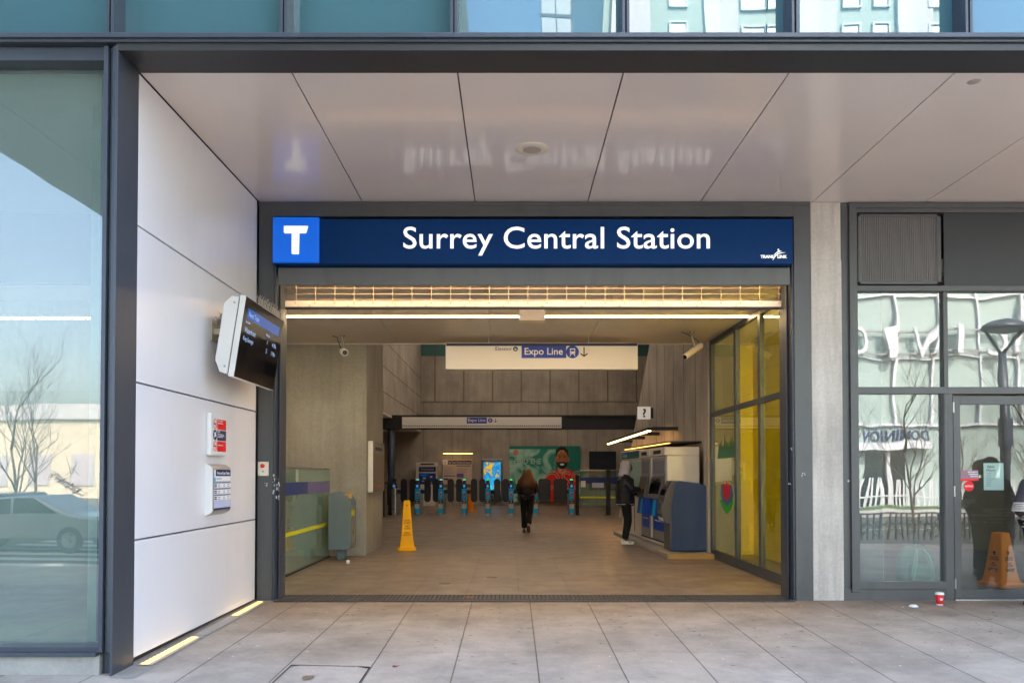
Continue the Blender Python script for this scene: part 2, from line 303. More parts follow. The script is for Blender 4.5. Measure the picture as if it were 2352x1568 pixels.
# ------------------------------------------------------------------ mesh builders
def world_of(o):
    v = Vector((0, 0, 0))
    while o is not None: v += Vector(o.location); o = o.parent
    return v
class MB:
    def __init__(s): s.v = []; s.f = []; s.m = []
    def add(s, vs, fs, m=0):
        b = len(s.v); s.v += [tuple(p) for p in vs]; s.f += [tuple(b + i for i in f) for f in fs]; s.m += [m] * len(fs); return s
    def box(s, x0, x1, y0, y1, z0, z1, m=0):
        if x0 > x1: x0, x1 = x1, x0
        if y0 > y1: y0, y1 = y1, y0
        if z0 > z1: z0, z1 = z1, z0
        return s.add([(x0, y0, z0), (x1, y0, z0), (x1, y1, z0), (x0, y1, z0), (x0, y0, z1), (x1, y0, z1), (x1, y1, z1), (x0, y1, z1)],
                     [(0, 3, 2, 1), (4, 5, 6, 7), (0, 1, 5, 4), (1, 2, 6, 5), (2, 3, 7, 6), (3, 0, 4, 7)], m)
    def loft(s, secs, m=0, cap=True):
        n = len(secs[0]); vs = [p for q in secs for p in q]; fs = []
        for k in range(len(secs) - 1):
            for i in range(n):
                a = k * n + i; b = k * n + (i + 1) % n; fs.append((a, b, b + n, a + n))
        if cap: fs += [tuple(range(n))[::-1], tuple(range((len(secs) - 1) * n, len(secs) * n))]
        return s.add(vs, fs, m)
    def prism(s, poly, ax, a0, a1, m=0):
        def mk(p, a):
            return {'x': (a, p[0], p[1]), 'y': (p[0], a, p[1]), 'z': (p[0], p[1], a)}[ax]
        return s.loft([[mk(p, a0) for p in poly], [mk(p, a1) for p in poly]], m)
    def cyl(s, p0, p1, r0, r1=None, n=16, m=0):
        r1 = r0 if r1 is None else r1; p0 = Vector(p0); p1 = Vector(p1); d = (p1 - p0).normalized()
        a = d.orthogonal().normalized(); b = d.cross(a)
        def ring(p, r): return [p + a * math.cos(t * 2 * math.pi / n) * r + b * math.sin(t * 2 * math.pi / n) * r for t in range(n)]
        return s.loft([ring(p0, r0), ring(p1, r1)], m)
    def tube(s, pts, r, n=8, m=0):
        pts = [Vector(p) for p in pts]; secs = []; a = None
        for i, p in enumerate(pts):
            d = (pts[min(i + 1, len(pts) - 1)] - pts[max(i - 1, 0)]).normalized()
            a = d.orthogonal().normalized() if a is None else (a - d * a.dot(d)).normalized()
            b = d.cross(a); rr = r[i] if isinstance(r, (list, tuple)) else r
            secs.append([p + a * math.cos(t * 2 * math.pi / n) * rr + b * math.sin(t * 2 * math.pi / n) * rr for t in range(n)])
        return s.loft(secs, m)
    def lathe(s, prof, c=(0, 0, 0), n=24, m=0, rot=None):
        secs = []
        for r, z in prof:
            q = [Vector((max(r, 1e-4) * math.cos(t * 2 * math.pi / n), max(r, 1e-4) * math.sin(t * 2 * math.pi / n), z)) for t in range(n)]
            if rot: q = [rot @ p for p in q]
            secs.append([p + Vector(c) for p in q])
        return s.loft(secs, m)
    def ell(s, c, r, n=16, k=10, m=0):
        secs = []
        for i in range(k + 1):
            a = -math.pi / 2 + math.pi * i / k; rr = max(math.cos(a), .01)
            secs.append([(c[0] + r[0] * rr * math.cos(t * 2 * math.pi / n), c[1] + r[1] * rr * math.sin(t * 2 * math.pi / n), c[2] + r[2] * math.sin(a)) for t in range(n)])
        return s.loft(secs, m)
    def rsq(s, secs, m=0, k=.25, seg=4):
        """loft of rounded rectangles: (cx, cy, z, halfx, halfy)"""
        out = []
        for cx, cy, z, hx, hy in secs:
            r = min(hx, hy) * k; ring = []
            for qx, qy, a0 in ((1, 1, 0), (-1, 1, 90), (-1, -1, 180), (1, -1, 270)):
                for i in range(seg + 1):
                    a = R(a0 + 90 * i / seg); ring.append((cx + qx * (hx - r) + r * math.cos(a), cy + qy * (hy - r) + r * math.sin(a), z))
            out.append(ring)
        return s.loft(out, m)
    def build(s, name, mats, parent=None, bevel=0, smooth=False, sub=0):
        if not isinstance(mats, (list, tuple)): mats = [mats]
        off = world_of(parent)
        me = bpy.data.meshes.new(name); me.from_pydata([tuple(Vector(p) - off) for p in s.v], [], s.f); me.update()
        for q in mats: me.materials.append(q)
        for p, i in zip(me.polygons, s.m): p.material_index = i; p.use_smooth = smooth
        bm = bmesh.new(); bm.from_mesh(me); bmesh.ops.recalc_face_normals(bm, faces=bm.faces); bm.to_mesh(me); bm.free()
        o = bpy.data.objects.new(name, me); COL.objects.link(o)
        if parent: o.parent = parent
        if bevel:
            b = o.modifiers.new('bevel', 'BEVEL'); b.width = bevel; b.segments = 2; b.limit_method = 'ANGLE'; b.angle_limit = R(40)
        if sub:
            q = o.modifiers.new('subdivision', 'SUBSURF'); q.levels = sub; q.render_levels = sub
        return o
def tag(o, label=None, cat=None, group=None, kind=None):
    if label: o['label'] = label
    if cat: o['category'] = cat
    if group: o['group'] = group
    if kind: o['kind'] = kind
    return o
def thing(name, loc, label, cat, group=None, rz=0):
    o = bpy.data.objects.new(name, None); o.empty_display_size = .1; COL.objects.link(o); o.location = loc; o.rotation_euler.z = rz
    return tag(o, label, cat, group)
def dup(root, loc, rz=None, label=None):
    r = root.copy(); COL.objects.link(r); r.location = loc
    if rz is not None: r.rotation_euler.z = rz
    if label: r['label'] = label
    for ch in list(root.children):
        c = ch.copy(); COL.objects.link(c); c.parent = r
        for g in list(ch.children):
            d = g.copy(); COL.objects.link(d); d.parent = c
    return r
FACE = {'-y': Matrix.Rotation(R(90), 4, 'X'), '+x': Matrix.Rotation(R(90), 4, 'Z') @ Matrix.Rotation(R(90), 4, 'X'),
        '-x': Matrix.Rotation(R(-90), 4, 'Z') @ Matrix.Rotation(R(90), 4, 'X'), '+y': Matrix.Rotation(R(180), 4, 'Z') @ Matrix.Rotation(R(90), 4, 'X'),
        '+z': Matrix.Identity(4)}
def text(s, loc, face, m, parent, h=None, w=None, name='lettering', bold=0., ext=.002, align='CENTER', spacing=1., shear=0., extra=None, outline=0, label=None):
    """lettering fitted to total height h and/or width w; loc is the middle (or left/right end) of the text block"""
    cu = bpy.data.curves.new(name, 'FONT'); cu.body = s; cu.size = 1; cu.offset = bold; cu.extrude = 0 if outline else .01; cu.space_character = spacing; cu.shear = shear
    cu.resolution_u = 4
    if outline: cu.fill_mode = 'NONE'; cu.bevel_depth = outline; cu.bevel_resolution = 0
    t = bpy.data.objects.new(name, cu); me = bpy.data.meshes.new_from_object(t); bpy.data.objects.remove(t)
    xs = [v.co.x for v in me.vertices]; ys = [v.co.y for v in me.vertices]
    x0, x1, y0, y1 = min(xs), max(xs), min(ys), max(ys)
    sy = (h / (y1 - y0)) if h else None; sx = (w / (x1 - x0)) if w else None
    sy = sy or sx; sx = sx or sy
    ax = {'CENTER': (x0 + x1) / 2, 'LEFT': x0, 'RIGHT': x1}[align]
    off = Vector(loc) - world_of(parent); A = FACE[face] if isinstance(face, str) else face
    if extra is not None: A = extra @ A
    for v in me.vertices:
        v.co = A @ Vector(((v.co.x - ax) * sx, (v.co.y - (y0 + y1) / 2) * sy, v.co.z * (ext / .01 if not outline else sy))) + off
    me.materials.clear(); me.materials.append(m); me.name = name
    o = bpy.data.objects.new(name, me); COL.objects.link(o)
    if parent: o.parent = parent
    return o
def skin(name, nodes, edges, m, parent=None, sub=2):
    off = world_of(parent)
    me = bpy.data.meshes.new(name); me.from_pydata([tuple(Vector(p[:3]) - off) for p in nodes], edges, [])
    o = bpy.data.objects.new(name, me); COL.objects.link(o)
    k = o.modifiers.new('skin', 'SKIN'); k.use_smooth_shade = True
    for i, p in enumerate(nodes):
        sv_ = me.skin_vertices[0].data[i]; r1 = p[3]; r2 = p[4] if len(p) > 4 else p[3]; sv_.radius = (r1, r2); sv_.use_root = (i == 0)
    q = o.modifiers.new('subdivision', 'SUBSURF'); q.levels = sub; q.render_levels = sub
    bpy.context.view_layer.update(); dg = bpy.context.evaluated_depsgraph_get()
    m2 = bpy.data.meshes.new_from_object(o.evaluated_get(dg)); o.modifiers.clear(); o.data = m2; bpy.data.meshes.remove(me); m2.name = name
    m2.materials.clear(); m2.materials.append(m)
    for p in m2.polygons: p.use_smooth = True
    if parent: o.parent = parent
    return o
# ------------------------------------------------------------------ ground, road, pavement
YF = 9.6                                   # plane of the entrance frame and shopfront
def pslope(x): return .010 if x <= -3 else (.027 if x >= -1 else .010 + .017 * (x + 3) / 2)
def pz(x, y): return pslope(x) * (y - 9.5)
paver = paving('concrete_paving', (.56, .49, .42, 1), .207, .67, 8.52, 1.39, (.44, .37, .30, 1), jw=.0033, fade_y=.55, stainamt=.5, grime_shade=(8.1, 9.5))
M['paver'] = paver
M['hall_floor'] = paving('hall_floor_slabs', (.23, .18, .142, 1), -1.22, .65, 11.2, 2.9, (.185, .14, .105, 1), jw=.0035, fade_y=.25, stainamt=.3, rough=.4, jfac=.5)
b = MB(); xs = [-60, -20, -8, -3, -2.5, -2, -1.5, -1, 2, 8, 20, 60]; ys = [-1.5, 2, 6, 9.62]
vs = [(x, y, pz(x, y)) for y in ys for x in xs]; nx = len(xs)
b.add(vs, [(j * nx + i, j * nx + i + 1, (j + 1) * nx + i + 1, (j + 1) * nx + i) for j in range(len(ys) - 1) for i in range(nx - 1)])
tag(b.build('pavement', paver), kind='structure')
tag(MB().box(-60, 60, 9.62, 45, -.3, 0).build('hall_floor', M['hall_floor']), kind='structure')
b = MB(); b.box(-60, 60, -1.75, -1.5, -.6, -.31); b.box(-60, 60, -18.3, -18, -.6, -.32)
tag(b.build('kerb', M['plinth'], bevel=.02), kind='structure')
tag(MB().box(-400, 400, -400, 300, -3, -.52).build('ground', M['ground']), kind='structure')
tag(MB().box(-120, 120, -18, -1.75, -.6, -.45).build('road', M['asphalt']), kind='structure')
tag(MB().box(-120, 120, -23.5, -18.3, -.6, -.33).build('far_pavement', M['plinth']), kind='structure')
b = MB()
for i in range(9): b.box(-13.5, -5.5, -3.2 - i * 1.25, -3.75 - i * 1.25, -.45, -.445)
b.box(-60, -14.5, -9.6, -9.75, -.45, -.445); b.box(-4.5, 60, -9.6, -9.75, -.45, -.445)
tag(b.build('road_markings', M['road_paint']), kind='structure')
tag(MB().box(4, 60, -26.5, -23.5, -.6, -.28).build('grass_verge', M['grass']), kind='structure')

# ------------------------------------------------------------------ the station building
B = thing('station_building', (0, YF, 0), 'grey framed glass and concrete station building with a deep recessed entrance', 'building')
XW = -2.99; ZS = Z(463, YF); YC = 6.15; YR = 6.5     # white wall plane, soffit height, curtain wall front, end of metal reveal
# white side wall of four panels with open joints
zj = [.02, .952, 2.206, 3.46, ZS - .004]
for i in range(4):
    MB().box(XW - .05, XW, YR + .004, YF - .06, zj[i] + .007, zj[i + 1] - .007).build('wall_panel', M['white_panel'], B, bevel=.003)
MB().box(XW - .3, XW - .055, YR, YF + .3, -.1, ZS).build('wall_core', M['frame_dark'], B)
# metal reveal: vertical fin at the corner of the recess, soffit strip behind the curtain wall sill
fin = MB(); fin.box(XW - .02, XW, YC, YR, -.06, ZS + .05); fin.build('corner_fin', M['fin'], B, bevel=.004)
g = MB()
for x0, x1, y in ((-3.105, -3.072, 6.16), (-3.066, -3.043, 6.19), (-3.037, -3.012, 6.165)): g.box(x0, x1, y, 6.34, .14, ZS + .04)
g.box(-3.11, -3.01, 6.24, 6.5, -.05, ZS + .04); g.build('corner_mullion', M['fin'], B, bevel=.003)
MB().box(XW, 14, YC, YR, ZS - .004, ZS + .05).build('soffit_edge_trim', M['frame_dark'], B)
# soffit panels: joints every 1.34 m
x0 = X(832, YF, 463) - 1.315; W = X(1347, YF, 463) - X(1088, YF, 463); xa = X(832, YF, 463)
edges = [XW] + [xa + i * W for i in range(0, 9)]
for a, c in zip(edges[:-1], edges[1:]):
    MB().box(a + .006, c - .006, YR + .004, YF + .1, ZS, ZS + .04).build('soffit_panel', M['soffit'], B, bevel=.002)
MB().box(XW - .3, 14, 6.44, YF + .1, ZS + .045, ZS + .2).build('soffit_backing', M['black'], B)
# curtain wall above
zsill = Z(118, YC); gz = ZS + .1; YG = 6.35
s = MB(); s.box(-7, 14, YC - .02, 6.4, ZS + .052, gz); s.box(-7, 14, YC - .045, YC + .02, ZS + .075, gz + .012); s.build('sill', M['fin'], B, bevel=.004)
mx = [X(251, YC, 50), X(650, YC, 50), X(1042, YC, 50), X(1438, YC, 50), X(1828, YC, 50), X(2228, YC, 50)]
mx = [mx[0] - 1.3 * 2, mx[0] - 1.3] + mx + [mx[-1] + 1.3, mx[-1] + 2.6, mx[-1] + 3.9]
for a, c in zip(mx[:-1], mx[1:]):
    MB().box(a, c, YG, YG + .04, gz, 9.5).build('pane', M['up_glass'], B)
for x in mx:
    q = MB(); q.box(x - .028, x - .006, YC + .01, YG + .02, gz + .004, 9.5); q.box(x + .006, x + .028, YC + .01, YG + .02, gz + .004, 9.5); q.box(x - .02, x + .02, YC + .05, YG + .03, gz + .004, 9.5)
    q.build('mullion', M['fin'], B, bevel=.002)
MB().box(-60, 60, YG + .06, 14.9, 9.5, 10.2).build('upper_storeys', M['frame_dark'], B)
MB().box(-60, 60, YG + .05, YG + .1, ZS + .21, 9.5).build('spandrel_backing', M['frame_dark'], B)
# glazed bay beside the recess
yb = 6.3
pl = MB(); pl.box(-60, XW - .115, 6.19, 6.6, -.2, .115); pl.build('plinth', M['plinth'], B, bevel=.01)
q = MB(); q.box(-60, -3.11, 6.2, 6.42, .118, .175); q.box(-60, -3.11, 6.14, 6.2, .112, .14); q.build('bottom_rail', M['fin'], B, bevel=.003)
q = MB(); q.box(-60, -3.11, 6.2, 6.42, ZS - .055, ZS + .05); q.build('head_rail', M['fin'], B, bevel=.003)
MB().box(-5.1, -5.04, 6.16, 6.4, .175, ZS - .056).build('mullion', M['fin'], B, bevel=.002)
MB().box(-5.04, -3.11, 6.35, 6.36, .175, ZS - .056).build('pane', M['left_glass'], B)
MB().box(-60, -5.1, 6.35, 6.36, .175, ZS - .056).build('pane', M['left_glass'], B)
MB().box(-3.62, -3.3, 7.0, 7.4, -.1, ZS).build('inner_column', M['concrete_out'], B)
MB().box(-12, -3.3, 6.43, 16, ZS - .03, ZS).build('room_ceiling', M['ceiling_in'], B)
rw = MB(); yy = 16.; xs_ = [-60, -9.84, -9.18, -8.86, -8.35, -6.2]
rw.box(-12, -9.84, yy, yy + .2, 0, 4.7); rw.box(-9.84, -8.35, yy, yy + .2, 0, 3.2); rw.box(-9.84, -8.35, yy, yy + .2, 3.95, 4.7); rw.box(-9.18, -8.86, yy, yy + .2, 3.2, 3.95); rw.box(-8.35, -3.0, yy, yy + .2, 0, 4.7)
rw.build('room_wall', M['tan_wall'], B)
MB().box(-7.8, -4.2, 11, 11.1, 0, 2.6).build('room_partition', M['tan_wall'], B)

# entrance frame: outer band, header, roller guides and lintel box
OL = XW + .004; IL = X(625, YF); IR = X(1827, YF); OR_ = X(1866, YF)
zb = Z(497, YF); zs1 = Z(502, YF); zs0 = Z(605, YF); zl1 = Z(613, YF); zl0 = Z(655, YF + .05)
q = MB()
q.box(OL, IL, YF, YF + .35, -.02, ZS - .003); q.box(IR, OR_, YF, YF + .35, -.02, ZS - .003); q.box(IL, IR, YF, YF + .35, zb, ZS - .003)
q.build('entrance_frame', M['frame'], B, bevel=.004)
q = MB(); q.box(OL, OR_ - .002, YF - .006, YF, ZS - .05, ZS - .004); q.box(OL + .155, OL + .165, YF - .008, YF, 0, zb - .03); q.build('frame_trim', M['frame'], B)
MB().box(IL, IR, YF + .1, YF + .35, zl0 + .14, zb).build('sign_recess', M['black'], B)
q = MB(); q.box(X(636, YF + .03), X(1818, YF + .03), YF + .03, YF + .08, zl0, zl1); q.box(X(636, YF + .03), X(1818, YF + .03), YF + .08, YF + .32, zl0 + .13, zl1); q.build('lintel_box', mat('lintel_paint', S(104, 104, 102), .5, .15, .09, 1.6, .03, 60, dirt=.15), B, bevel=.006)
JL = X(654, 9.95); JR = X(1795, 9.95)
for sx, a, c in ((1, IL, JL), (-1, JR, IR)):
    q = MB(); lo, hi = min(a, c), max(a, c); wd = hi - lo
    q.box(lo, hi, 9.82, 10.0, -.02, zl0 + .04)
    if sx > 0: q.box(lo, lo + wd * .45, YF + .02, 9.82, -.02, zl0 + .3); q.box(hi - wd * .25, hi, 9.74, 9.83, -.02, zl0 + .04); q.box(hi - wd * .5, hi - wd * .42, 9.76, 9.83, -.02, zl0 + .04)
    else: q.box(hi - wd * .42, hi, YF + .02, 9.82, -.02, zl0 + .3); q.box(lo, lo + wd * .25, 9.74, 9.83, -.02, zl0 + .04); q.box(lo + wd * .42, lo + wd * .5, 9.76, 9.83, -.02, zl0 + .04)
    q.build('roller_guide', M['fin'], B, bevel=.003)
# scuffed paint on the guides
q = MB()
for i in range(26):
    px = random.uniform(815, 838) / 1.306; py = random.uniform(1425, 1500) / 1.306
    x_ = X(px, 9.6 + .0); z_ = Z(py, 9.6); r_ = random.uniform(.004, .014)
    q.add([(x_ + math.cos(t) * r_ * random.uniform(.4, 1), YF + .0165, z_ + math.sin(t) * r_ * 2.2 * random.uniform(.5, 1)) for t in (0, 1.1, 2.2, 3.3, 4.4, 5.4)], [tuple(range(6))])
q.build('torn_sticker_residue', M['scratch'], B)
q = MB()
for cx_, cy_, n_, sp_ in ((1846, 1091, 9, .025), (1817, 1030, 5, .02), (1815, 1110, 4, .02), (610, 1112, 6, .02), (297, 960, 3, .02)):
    for i in range(n_):
        x_ = X(cx_, YF) + random.uniform(-sp_, sp_); z_ = Z(cy_, YF) + random.uniform(-sp_, sp_); r_ = random.uniform(.003, .009)
        q.add([(x_ + math.cos(t) * r_, YF - .0015, z_ + math.sin(t) * r_ * random.uniform(.5, 1.4)) for t in (0, 1.2, 2.4, 3.7, 5)], [tuple(range(5))])
q.build('paint_chips', M['scratch'], B)

# concrete pillar beside the entrance, with its pour joint
PR = X(1938, YF)
q = MB(); zj_ = Z(595, YF); q.box(OR_ + .004, PR, YF + .012, 10.4, -.1, zj_ - .004); q.box(OR_ + .004, PR - .004, YF + .018, 10.4, zj_ - .006, ZS - .002)
q.build('pillar', M['concrete_out'], B, bevel=.008)

# shopfront
SF = MB(); y0 = YF + .01; fr = M['frame']
def sx_(p): return X(p, YF)
def sz_(p): return Z(p, YF)
XE = 9.5
SF.box(PR + .003, sx_(1955), y0 + .02, y0 + .12, .1, ZS - .003)
SF.box(sx_(1955), sx_(1973), y0 - .02, y0 + .12, .1, ZS - .06)
SF.box(sx_(1955), XE, y0 + .002, y0 + .12, sz_(487), ZS - .003); SF.box(sx_(1955), XE, y0 - .018, y0 + .002, ZS - .075, ZS - .02)
SF.box(sx_(1973), XE, y0, y0 + .12, sz_(669), sz_(655)); SF.box(sx_(1973), XE, y0 - .012, y0, sz_(668), sz_(657))
SF.box(sx_(2172), sx_(2182), y0, y0 + .12, sz_(888), sz_(669))
SF.box(sx_(1973), XE, y0, y0 + .12, sz_(904), sz_(888))
SF.box(sx_(2168), sx_(2191), y0, y0 + .12, .0, sz_(904)); SF.box(sx_(2170), sx_(2176), y0 - .012, y0, sz_(1335), sz_(904))
SF.box(sx_(1955), sx_(2168), y0 - .015, y0 + .12, sz_(1352), sz_(1335))
SF.box(PR + .003, sx_(2172), y0 + .004, y0 + .12, -.05, sz_(1352))
SF.box(sx_(2172), sx_(2176), y0 - .004, y0 + .05, .0, sz_(1352))
SF.box(sx_(2490), sx_(2512), y0, y0 + .12, 0, sz_(904))
SF.box(sx_(2512), XE, y0, y0 + .12, -.02, .18)
SFo = SF.build('shopfront_frame', fr, B, bevel=.003)
MB().box(sx_(2178), XE, y0 + .03, y0 + .05, sz_(655), sz_(487)).build('spandrel_panel', M['frame_dark'], B)
lv = MB(); a, c, lo, hi = sx_(1976), sx_(2168), sz_(652), sz_(491)
lv.box(a, c, y0 - .004, y0 + .04, lo, lo + .03); lv.box(a, c, y0 - .004, y0 + .04, hi - .03, hi); lv.box(a, a + .03, y0 - .004, y0 + .04, lo, hi); lv.box(c - .05, c, y0 - .004, y0 + .04, lo, hi)
lf = lv.build('louvre_frame', M['frame'], B, bevel=.002)
ls = MB(); n = 42
for i in range(n):
    xx = a + .034 + (c - a - .09) * i / (n - 1); ls.box(xx, xx + .0105, y0 + .004, y0 + .03, lo + .03, hi - .03)
ls.build('louvre_blades', mat('louvre_blade_paint', S(128, 124, 122), .5, .2, .04), lf)
MB().box(a, c, y0 + .05, y0 + .06, lo, hi).build('louvre_backing', M['black'], lf)
MB().box(sx_(1973), sx_(2172), y0 + .05, y0 + .06, sz_(888), sz_(669)).build('upper_pane', M['shop_glass'], SFo)
MB().box(sx_(2182), XE, y0 + .05, y0 + .06, sz_(888), sz_(669)).build('upper_pane', M['shop_glass'], SFo)
MB().box(sx_(1973), sx_(2168), y0 + .05, y0 + .06, sz_(1335), sz_(904)).build('lower_pane', M['shop_glass'], SFo)
MB().box(sx_(2512), XE, y0 + .05, y0 + .06, .18, sz_(904)).build('lower_pane', M['shop_glass'], SFo)
d = MB(); dl, dr = sx_(2194), sx_(2488); zt = sz_(908)
d.box(dl, sx_(2210), y0 + .02, y0 + .075, .02, zt); d.box(dr - .09, dr, y0 + .02, y0 + .075, .02, zt); d.box(sx_(2210), dr - .09, y0 + .02, y0 + .075, sz_(928), zt); d.box(sx_(2210), dr - .09, y0 + .02, y0 + .075, .02, sz_(1355))
do = d.build('shop_door', M['frame'], B, bevel=.003)
MB().box(sx_(2210), dr - .09, y0 + .045, y0 + .052, sz_(1355), sz_(928)).build('door_pane', M['door_glass'], do)
for py in (935, 1128, 1340):
    hg = MB(); hz = sz_(py)
    for k in range(5): hg.cyl((dl - .003, y0 + .005, hz - .06 + k * .025), (dl - .003, y0 + .005, hz - .06 + k * .025 + .022), .011, n=12)
    hg.build('hinge', M['steel'], do, smooth=False)
MB().cyl((dr - .13, y0 - .05, .9), (dr - .13, y0 - .05, 1.3), .013).build('door_handle', M['steel'], do)
MB().box(dl - .01, sx_(2512), y0 - .01, y0 + .12, -.02, .016).build('door_threshold', M['alu'], B)
# the shop behind it
q = MB(); q.box(4.66, 9.5, 15.8, 16, 0, 4); q.box(9.5, 9.7, 9.8, 16, 0, 4); q.build('shop_wall', M['tan_wall'], B)
MB().box(3.9, 9.7, 9.74, 16, 3.9, 4.05).build('shop_ceiling', M['ceiling_in'], B)
MB().box(3.98, 9.5, 9.75, 15.8, .002, .02).build('shop_floor', M['dark_floor'], B)
MB().box(4.0, 4.9, 9.76, 10.1, .02, .16).build('window_shelf', M['dull_amber'], B)

for x_ in (5.4, 7.4): MB().box(x_, x_ + 1.2, 9.95, 10.12, 3.86, 3.899).build('added_shop_light', lamp('added_shop_glow', (1, .86, .66, 1), 9.), B)  # glowing panels added out of sight to brighten the shop interior
# ------------------------------------------------------------------ entrance hall
CH = 3.86                                   # ceiling height
q = MB()
for a, c in ((-5.9, -2.05), (-2.05, -.35), (-.35, 1.35), (1.35, 4.2)): q.box(a + .004, c - .004, 10.0, 14.9, CH, CH + .04)
q.build('hall_ceiling', M['ceiling_in'], B)
q = MB(); q.box(-6, 4.2, 10.0, 14.9, CH + .045, CH + .7); q.box(-6, 4.2, 14.85, 14.9, CH - .015, CH + .045); q.build('ceiling_slab', M['ceiling_in'], B)
MB().box(-12, 12, 9.96, 10.1, zl0 + .1, 9.5).build('front_wall_core', M['frame_dark'], B)
q = MB(); q.box(-6.2, -5.9, 12.6, 14.9, 0, CH); q.build('hall_side_wall', M['concrete_pier'], B)
# grey concrete pier and the wall it ends
q = MB(); q.box(-6.2, -2.65, 14.9, 16.8, 0, 9.4); q.build('pier', M['concrete_pier'], B, bevel=.012)
q = MB(); q.box(-4.6, -4.4, 16.8, 39.5, 3.62, 9.5); q.build('atrium_side_wall', M['concrete_in'], B)
q = MB()
for z_ in (4.32, 5.2, 6.1): q.box(-4.4, -4.396, 16.8, 39.5, z_ - .02, z_)
q.build('wall_joint', M['black'], B)
MB().box(-7.4, -7.2, 16.8, 39.5, 0, 3.6).build('low_side_wall', M['concrete_in'], B)
MB().box(-7.4, -4.4, 16.8, 39.5, 3.55, 3.618).build('low_ceiling', M['ceiling_in'], B)
bw = MB(); bw.box(-7.4, 9, 39.5, 39.8, 0, 5.0); bw.box(-7.4, 9, 39.46, 39.8, 5.0, 7.2); bwo = bw.build('back_wall', M['concrete_in'], B)
q = MB(); xx = -7.05
while xx < 8.9:
    q.box(xx - .012, xx + .012, 39.49, 39.5, 0, 4.99); q.box(xx - .035 + .55, xx + .035 + .55, 39.445, 39.46, 5.0, 7.2); xx += 1.39
q.build('wall_joint', mat('dark_form_joint', S(122, 114, 103), .8), B)
MB().box(-7.4, 9, 39.6, 39.8, 7.2, 9.5).build('clerestory_glass', mat('teal_clerestory', S(70, 112, 110), .2, 0, .1, .5), B)
MB().box(8.8, 9, 16.8, 39.5, 0, 9.5).build('far_side_wall', M['concrete_in'], B)
# slanting board-marked wall by the ticket machines
XR = 3.72
q = MB(); q.prism([(14.9, 0), (28.6, 0), (22.2, 4.9), (16.3, 9.4), (14.9, 9.4)], 'x', XR, XR + .35); q.build('slanting_wall', M['concrete_in'], B)
q = MB()
yy = 15.45
while yy < 28:
    zt_ = min(9.4, 4.9 + (22.2 - yy) * .7627) if yy < 22.2 else (28.6 - yy) * .7656
    q.box(XR - .003, XR, yy - .008, yy + .008, 0, max(.1, zt_ - .05)); yy += 1.12
q.build('wall_joint', mat('dark_board_joint', S(62, 54, 46), .9), B)
# atrium roof; the unseen translucent panel in it is added to brighten the hall
q = MB(); q.box(-12, 12, 14.9, 18, 9.4, 9.5); q.box(-12, 12, 38, 39.8, 9.4, 9.5); q.box(-12, -3.4, 18, 38, 9.4, 9.5); q.box(3.6, 12, 18, 38, 9.4, 9.5); q.build('atrium_roof', M['ceiling_in'], B)
rl = bpy.data.materials.new('added_translucent_sheet'); rl.use_nodes = True; rn = rl.node_tree.nodes; tr_ = rn.new('ShaderNodeBsdfTranslucent'); tr_.inputs[0].default_value = (.38, .345, .295, 1)
rl.node_tree.links.new(tr_.outputs[0], rn['Material Output'].inputs[0]); MB().box(-3.4, 3.6, 18, 38, 9.45, 9.452).build('added_roof_panel', rl, B)
q = MB(); q.box(-12, -7.4, 14.9, 39.8, 0, 9.4); q.box(9, 12, 16.8, 39.8, 0, 9.4); q.build('side_blocks', M['concrete_in'], B)
# header beam and column at the gates
hb = MB(); hb.box(-7.2, 4.6, 30.0, 30.35, Z(985, 30), Z(957, 30)); hb.box(-7.2, 4.6, 29.96, 30.4, Z(957, 30), Z(953, 30)); hb.build('header_beam', M['beam_dark'], B)
MB().cyl((X(896.5, 29.9), 30.15, 0), (X(896.5, 29.9), 30.15, 3.4), .13, n=24).build('round_column', M['column_blue'], B, smooth=True)
# yellow backed window wall of the hall
wx = lambda y: 3.58 - (y - 10.8) * .012
def wbox(mb, ya, yb_, z0, z1, t0=0, t1=.07):
    mb.loft([[(wx(ya) + t0, ya, z0), (wx(ya) + t1, ya, z0), (wx(ya) + t1, ya, z1), (wx(ya) + t0, ya, z1)], [(wx(yb_) + t0, yb_, z0), (wx(yb_) + t1, yb_, z0), (wx(yb_) + t1, yb_, z1), (wx(yb_) + t0, yb_, z1)]])
q = MB(); wbox(q, 10.0, 14.6, .0, .15); wbox(q, 10.0, 14.6, CH - .08, CH); wbox(q, 10.0, 14.6, 2.5, 2.58, -.005, .07)
for y_ in (14.5, 12.97, 11.75, 10.5, 10.0): wbox(q, y_, y_ + .1, .15, CH - .08, -.002, .072)
wo = q.build('hall_window_frame', M['fin'], B, bevel=.003)
for a, c in ((13.07, 14.5), (11.85, 12.97), (10.6, 11.75)):
    for z0, z1 in ((.15, 2.5), (2.58, CH - .08)):
        g_ = MB(); wbox(g_, a, c, z0, z1, .03, .038); g_.build('hall_pane', M['hall_glass'], wo)
MB().box(4.42, 4.48, 9.98, 15.6, 0.02, CH).build('hoarding', M['yellow_board'], B)
MB().box(4.485, 4.52, 9.97, 15.6, 0.02, CH).build('shop_side_lining', M['tan_wall'], B)
MB().box(3.7, 4.42, 15.0, 15.06, 0.02, CH).build('hoarding_return', M['yellow_board'], B)
MB().box(3.66, 4.5, 9.95, 9.97, 0.02, CH).build('bay_end_panel', mat('grey_bay_panel', S(96, 100, 104), .6), B)
MB().box(3.9, 3.96, 10.08, 10.12, .4, 3.6).build('added_hoarding_light', lamp('added_warm_strip', (1, .85, .6, 1), 18.), B)  # unseen lamp added inside the bay to brighten the yellow boards
MB().box(3.6, 4.42, 9.975, 15.0, CH - .025, CH).build('bay_ceiling', M['ceiling_in'], B)
